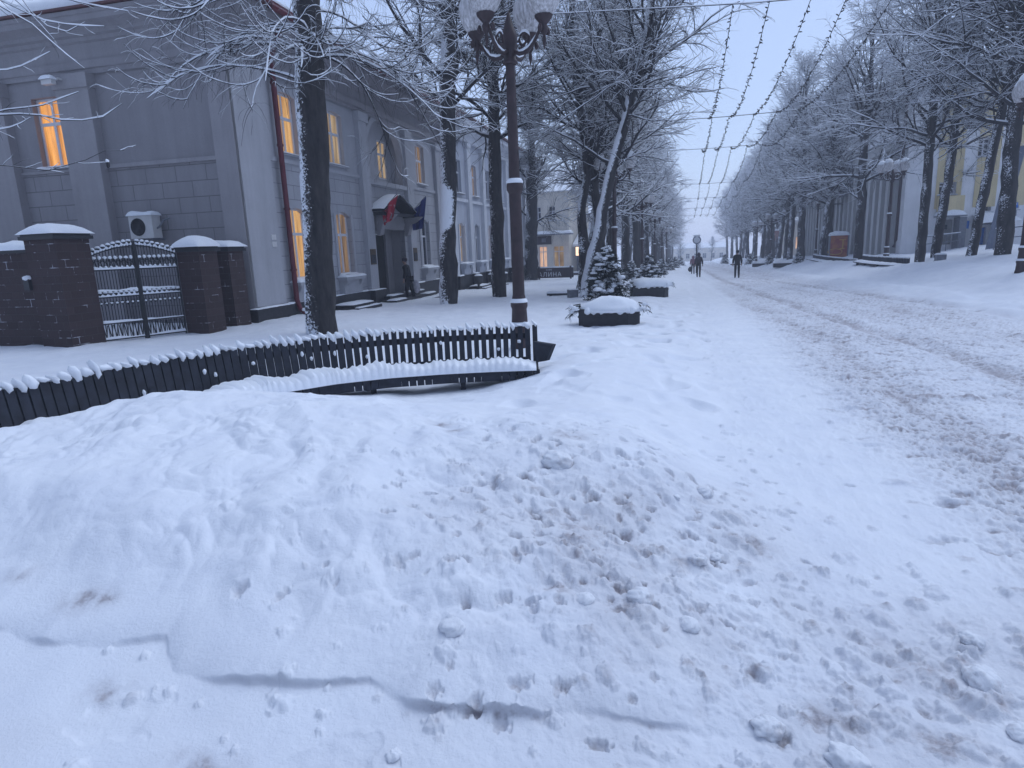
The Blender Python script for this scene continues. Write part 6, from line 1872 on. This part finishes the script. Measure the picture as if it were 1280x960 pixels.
# side pavilion with lit sign
a, z_ = sx_(712, 330); b = sx_(748, 330)[0]; pv = empty('pavilion', (0, YS+2, 0)); tag(pv, 'low grey pavilion with a snowy lean-to roof and a lit lantern sign', 'building')
g = MB(); FB.wall(g, a+.3, b, zgs-1.5, zgs+2.6, [(a+.9, b-.9, zgs+.6, zgs+2.1)], 0, .2); g.build('wall', M['grey_metal'], pv); FB.window(pv, a+.9, b-.9, zgs+.6, zgs+2.1, -.15, M['glass'])
g = MB(); g.prism([(-.9, zgs+2.55), (-.9, zgs+2.75), (4, zgs+4.2), (4, zgs+2.6)], (a+.1, 0, 0), (0, 1, 0), (0, 0, 1), (b-a+.4, 0, 0)); g.build('roof', M['snow'], pv)
mt, nt, bb = nmat('lantern_glow'); bb.inputs['Emission Color'].default_value = (1, .62, .32, 1); bb.inputs['Emission Strength'].default_value = 1.3; M['glow'] = mt
def lantern(px, py, Y, w, h, label, mat=None):
    q_ = at(px, py, Y); o = empty('lit_sign', q_); tag(o, label, 'lit sign')
    g = MB(); g.box(-w/2, w/2, -.08, .08, -h/2, h/2); g.build('panel', mat or M['glow'], o)
    g = MB(); g.box(-w/2-.04, w/2+.04, -.1, .1, h/2, h/2+.06); g.box(-w/2-.04, w/2+.04, -.1, .1, -h/2-.06, -h/2); g.box(-.05, .05, .08, .4, -.05, .05); g.box(-.04, .04, .0, .08, -h/2-1.6, -h/2-.06); g.build('frame', M['grey_metal'], o)
lantern(723, 314, 57.0, .45, .75, 'small glowing orange lantern sign beside the forked lime on the left')
lantern(796, 313, 80, .8, 1.1, 'faint glowing sign between the far trunks left of the road')
# round street sign on a post far up the road
p = on_ground(871, 322); Yc = 60.; q_ = at(871, 300, Yc); o = empty('street_clock', (q_[0], Yc, gz(q_[0], Yc))); hcl = float(q_[2])-gz(q_[0], Yc)
tag(o, 'round street clock with a cap of snow on a post above the two walkers', 'clock')
g = MB(); g.tube([(0, 0, -.2), (0, 0, hcl-.3)], .05, 8); g.build('post', M['dark_metal'], o)
g = MB(); g.lathe([(0, -.12), (.33, -.12), (.36, 0), (.33, .12), (0, .12)], 20)
for v in range(len(g.v)): x, y, z = g.v[v]; g.v[v] = (x, z, y+hcl)
hd = g.build('clock_case', M['slate_paint'], o)
g = MB(); g.lathe([(0, .125), (.27, .122)], 20)
for v in range(len(g.v)): x, y, z = g.v[v]; g.v[v] = (x, -z, y+hcl)
g.build('dial', M['sign_white'], hd)
g = MB(); g.blob((0, 0, hcl+.36), .30, .2, .12, 2, .15, 12, 8); g.build('snow_cap', M['snow'], o)
# distant buildings
def far_block(x0, x1, Y, z0, h, mat, label, nwin, lit=None, roof=1.6, depth=10):
    o = empty('distant_building', (x0, Y, z0)); tag(o, label, 'building')
    W_ = x1-x0; ops = []
    rows = max(1, int(h/3.2))
    for r_ in range(rows):
        for k in range(nwin):
            c = W_*(k+.5)/nwin; ops.append((c-W_/nwin*.22, c+W_/nwin*.22, .9+3.1*r_, min(.9+3.1*r_+1.6, h-.4)))
    g = MB(); FB.wall(g, 0, W_, -3, h, ops, 0, .2); g.add([(0, 0, -3), (0, depth, -3), (0, depth, h), (0, 0, h)], [(0, 1, 2, 3)]); g.add([(W_, 0, -3), (W_, depth, -3), (W_, depth, h), (W_, 0, h)], [(0, 3, 2, 1)]); g.build('wall', mat, o)
    for k, q in enumerate(ops): FB.window(o, *q, -.18, (lit if lit and k in (0, 2) else M['glass']), sill=False)
    g = MB(); g.prism([(-.4, h), (-.4, h+.15), (depth/2, h+roof), (depth+.4, h+.15), (depth+.4, h)], (-.3, 0, 0), (0, 1, 0), (0, 0, 1), (W_+.6, 0, 0)); g.build('roof', M['snow'], o)
M['pink_wall'] = stucco('dull_red_plaster', (.26, .13, .12))
far_block(13.0, 22, 92, gz(15, 92)-.2, 4.4, M['cream'], 'cream shop with warm lit windows far on the right behind the trunks', 5, M['lit_shop'])
far_block(12.5, 24, 112, gz(15, 112)-.2, 4.0, M['pink_wall'], 'low dull red shop far on the right behind the trunks', 6, M['lit_dim'])
far_block(-12, 12, 225, gz(0, 200)-.6, 4.2, M['cream'], 'pale low building closing the far end of the street', 9)
far_block(-30, -13, 88, gz(-15, 88)-.3, 7.5, M['pale_stucco'], 'pale house behind the back row of trees on the left', 5)
far_block(26, 48, 120, gz(20, 120)-.3, 9, M['hall_wall'], 'grey block behind the far right hand trees', 7)

# ------------------------------------------------------------------ overhanging twigs of a tree beyond the left edge
rs = RS(77)
o = empty('young_tree', (-8.6, 5.6, gz(-8.6, 5.6))); tag(o, 'bare tree with seed tufts whose branches reach in at the upper left', 'tree')
P0 = np.array([-8.6, 5.6, gz(-8.6, 5.6)])
g = MB(); g.tube([(0, 0, -.3), (.05, .1, 2.5), (-.1, .2, 5), (.1, .2, 8)], [.14, .12, .09, .04], 10); g.build('trunk', M['bark'], o)
parts = []
specs = [([(-60, -30), (0, 8), (40, 30), (75, 62), (106, 86)], 7.2), ([(-60, 160), (0, 138), (50, 133), (98, 115)], 7.0), ([(-50, 150), (0, 144), (40, 142), (85, 152), (125, 149), (152, 130)], 7.0), ([(-60, 205), (0, 206), (60, 213), (110, 199), (143, 182), (155, 188)], 6.6), ([(-60, 80), (0, 90), (30, 82), (62, 65)], 7.0), ([(-40, -60), (10, -8), (40, 18), (68, 50)], 7.4), ([(-40, -20), (20, 10), (60, 28), (110, 33), (130, 33)], 7.4), ([(-30, -40), (40, -12), (120, 8), (160, 14)], 7.6), ([(-40, 165), (0, 162), (20, 158), (38, 147)], 6.8), ([(-40, -60), (14, -20), (50, 30), (84, 40), (106, 28)], 7.5)]
LP = []
for (px_, Yd) in specs:
    w3 = np.array([at(x, y, Yd) for (x, y) in px_])-P0
    st0 = np.array([0, .1, np.clip(w3[0][2]-.3, 2, 7)])
    w3 = np.vstack([st0[None], w3])
    L = np.concatenate([[0], np.cumsum(np.linalg.norm(np.diff(w3, axis=0), axis=1))])
    t = np.linspace(0, L[-1], 14); LP.append(np.stack([np.interp(t, L, w3[:, i]) for i in range(3)], -1))
LP = np.array(LP); LR = np.linspace(1, .3, 14)[None]*rs.uniform(.009, .014, len(LP))[:, None]
(b2, r2), L2 = sprout(rs, LP, LR, 8, .45, 1.0, .6, .25, np.full(len(LP), .42), 5, .5, .14, .02, .0025, .2)
for (p_, r_, s_, t_) in ((LP, LR, 6, .011), (b2, r2, 4, .005)):
    V, Fq = tubes(p_, r_, s_); parts.append((V, Fq, 0)); V, Fq = snowtube(rs, p_, r_, t_, s_, .9); parts.append((V, Fq, 1))
V, Fq, mi = join(parts); link_mesh('crown', mesh_arrays('crown', V, [Fq], [M['twig'], M['frost']], mi), o)
g, s = MB(), MB()
for k in range(34):
    i = rs.randint(len(b2)); tip = b2[i, -1]
    if tip[0] < 1.5: continue
    g.blob(tip+np.array([0, 0, -.03]), .022, .022, .04, k, .2, 7, 6); s.blob(tip+np.array([0, 0, .015]), .022, .022, .02, k, .2, 7, 5)
tf = g.build('seed_tufts', M['twig'], o); s.build('tuft_snow', M['snow'], tf)

# ------------------------------------------------------------------ bigger frozen lumps lying on the bank
LUMPS = [(697, 572, 20, 'frozen lump of dirty snow on the crest of the mound', .5), (800, 743, 17, 'grey brown snow lump between two cleaner lumps low on the bank', .6), (862, 778, 14, 'leaning grey snow lump above the foot of the bank', .35), (730, 747, 14, 'rounded pale grey snow lump left of the brownest one', .35), (1228, 845, 24, 'big round snow clod near the right edge of the picture', .4), (1213, 797, 16, 'smaller snow clod above the big round one at right', .3), (873, 697, 11, 'brown edged clod below the dark slab', .6), (896, 695, 9, 'small grey clod right of the brown edged one', .4), (880, 612, 12, 'flat dark slab of ice at the top of the dirty patch', .7), (566, 780, 17, 'white snow lump in the middle of the bank face', .05), (492, 942, 10, 'little round snow ball on the trodden snow by the lower edge', .15), (845, 620, 6, 'crumb of ice left of the dark slab', .3), (1060, 945, 26, 'white snow hump near the lower edge', .05), (960, 905, 20, 'brown stained clod in the slush by the lower edge', .6), (1276, 915, 16, 'dark stained clod at the right edge near the bottom', .6)]
lump_mats = {}
def lump_mat(d):
    k = round(d, 2)
    if k not in lump_mats:
        mt, nt, b = nmat('frozen_snow'); n1 = noise(nt, 14, 7, .7)
        nt.links.new(ramp(nt, n1, .60-.20*d, .88-.15*d, (.77, .785, .83, 1), (.36, .32, .33, 1)), b.inputs['Base Color']); b.inputs['Roughness'].default_value = .8; bump(nt, b, noise(nt, 45, 8, .75), .6, .012); lump_mats[k] = mt
    return lump_mats[k]
for k, (px, py, rp, lb, d) in enumerate(LUMPS):
    p = on_snow(px, py+rp*.3); R_ = rp*float((p-CAM)@_f)/F
    nu, nv = 40, 26; V = []
    for j in range(nv+1):
        b = -PI/2+PI*j/nv
        for i in range(nu):
            a = 2*PI*i/nu; V.append((math.cos(a)*math.cos(b), math.sin(a)*math.cos(b), math.sin(b)))
    V = np.array(V); w = 1+.28*pn(V[:, 0]*1.7+k*7, V[:, 1]*1.7+V[:, 2]*1.3)+.16*pn(V[:, 0]*4+k*3, V[:, 2]*4+V[:, 1]*3)+.07*pn(V[:, 1]*10+k, V[:, 2]*10+V[:, 0]*8)
    V = V*w[:, None]*np.array([R_, R_*.9, R_*.62])
    Fq = np.array([(j*nu+i, j*nu+(i+1) % nu, (j+1)*nu+(i+1) % nu, (j+1)*nu+i) for j in range(nv) for i in range(nu)])
    o = link_mesh('snow_clod', mesh_arrays('snow_clod', V, [Fq], lump_mat(d)), None, (p[0], p[1], p[2]+R_*.06)); o.rotation_euler = (.2*math.sin(k), .2*math.cos(k*2), k)
    tag(o, lb, 'snow clod', 'frozen snow clods on the bank')

# ------------------------------------------------------------------ winter haze
g = MB(); g.box(-150, 150, -60, 440, -14.0, 21.0)
mt = bpy.data.materials.new('haze'); mt.use_nodes = True; nt = mt.node_tree; nt.nodes.clear()
vo = N(nt, 'ShaderNodeVolumePrincipled'); vo.inputs['Color'].default_value = (.86, .90, 1.0, 1); vo.inputs['Density'].default_value = .0019; vo.inputs['Anisotropy'].default_value = .2
ou = N(nt, 'ShaderNodeOutputMaterial'); nt.links.new(vo.outputs[0], ou.inputs['Volume'])
hz = g.build('haze', mt); tag(hz, None, None, None, 'stuff')
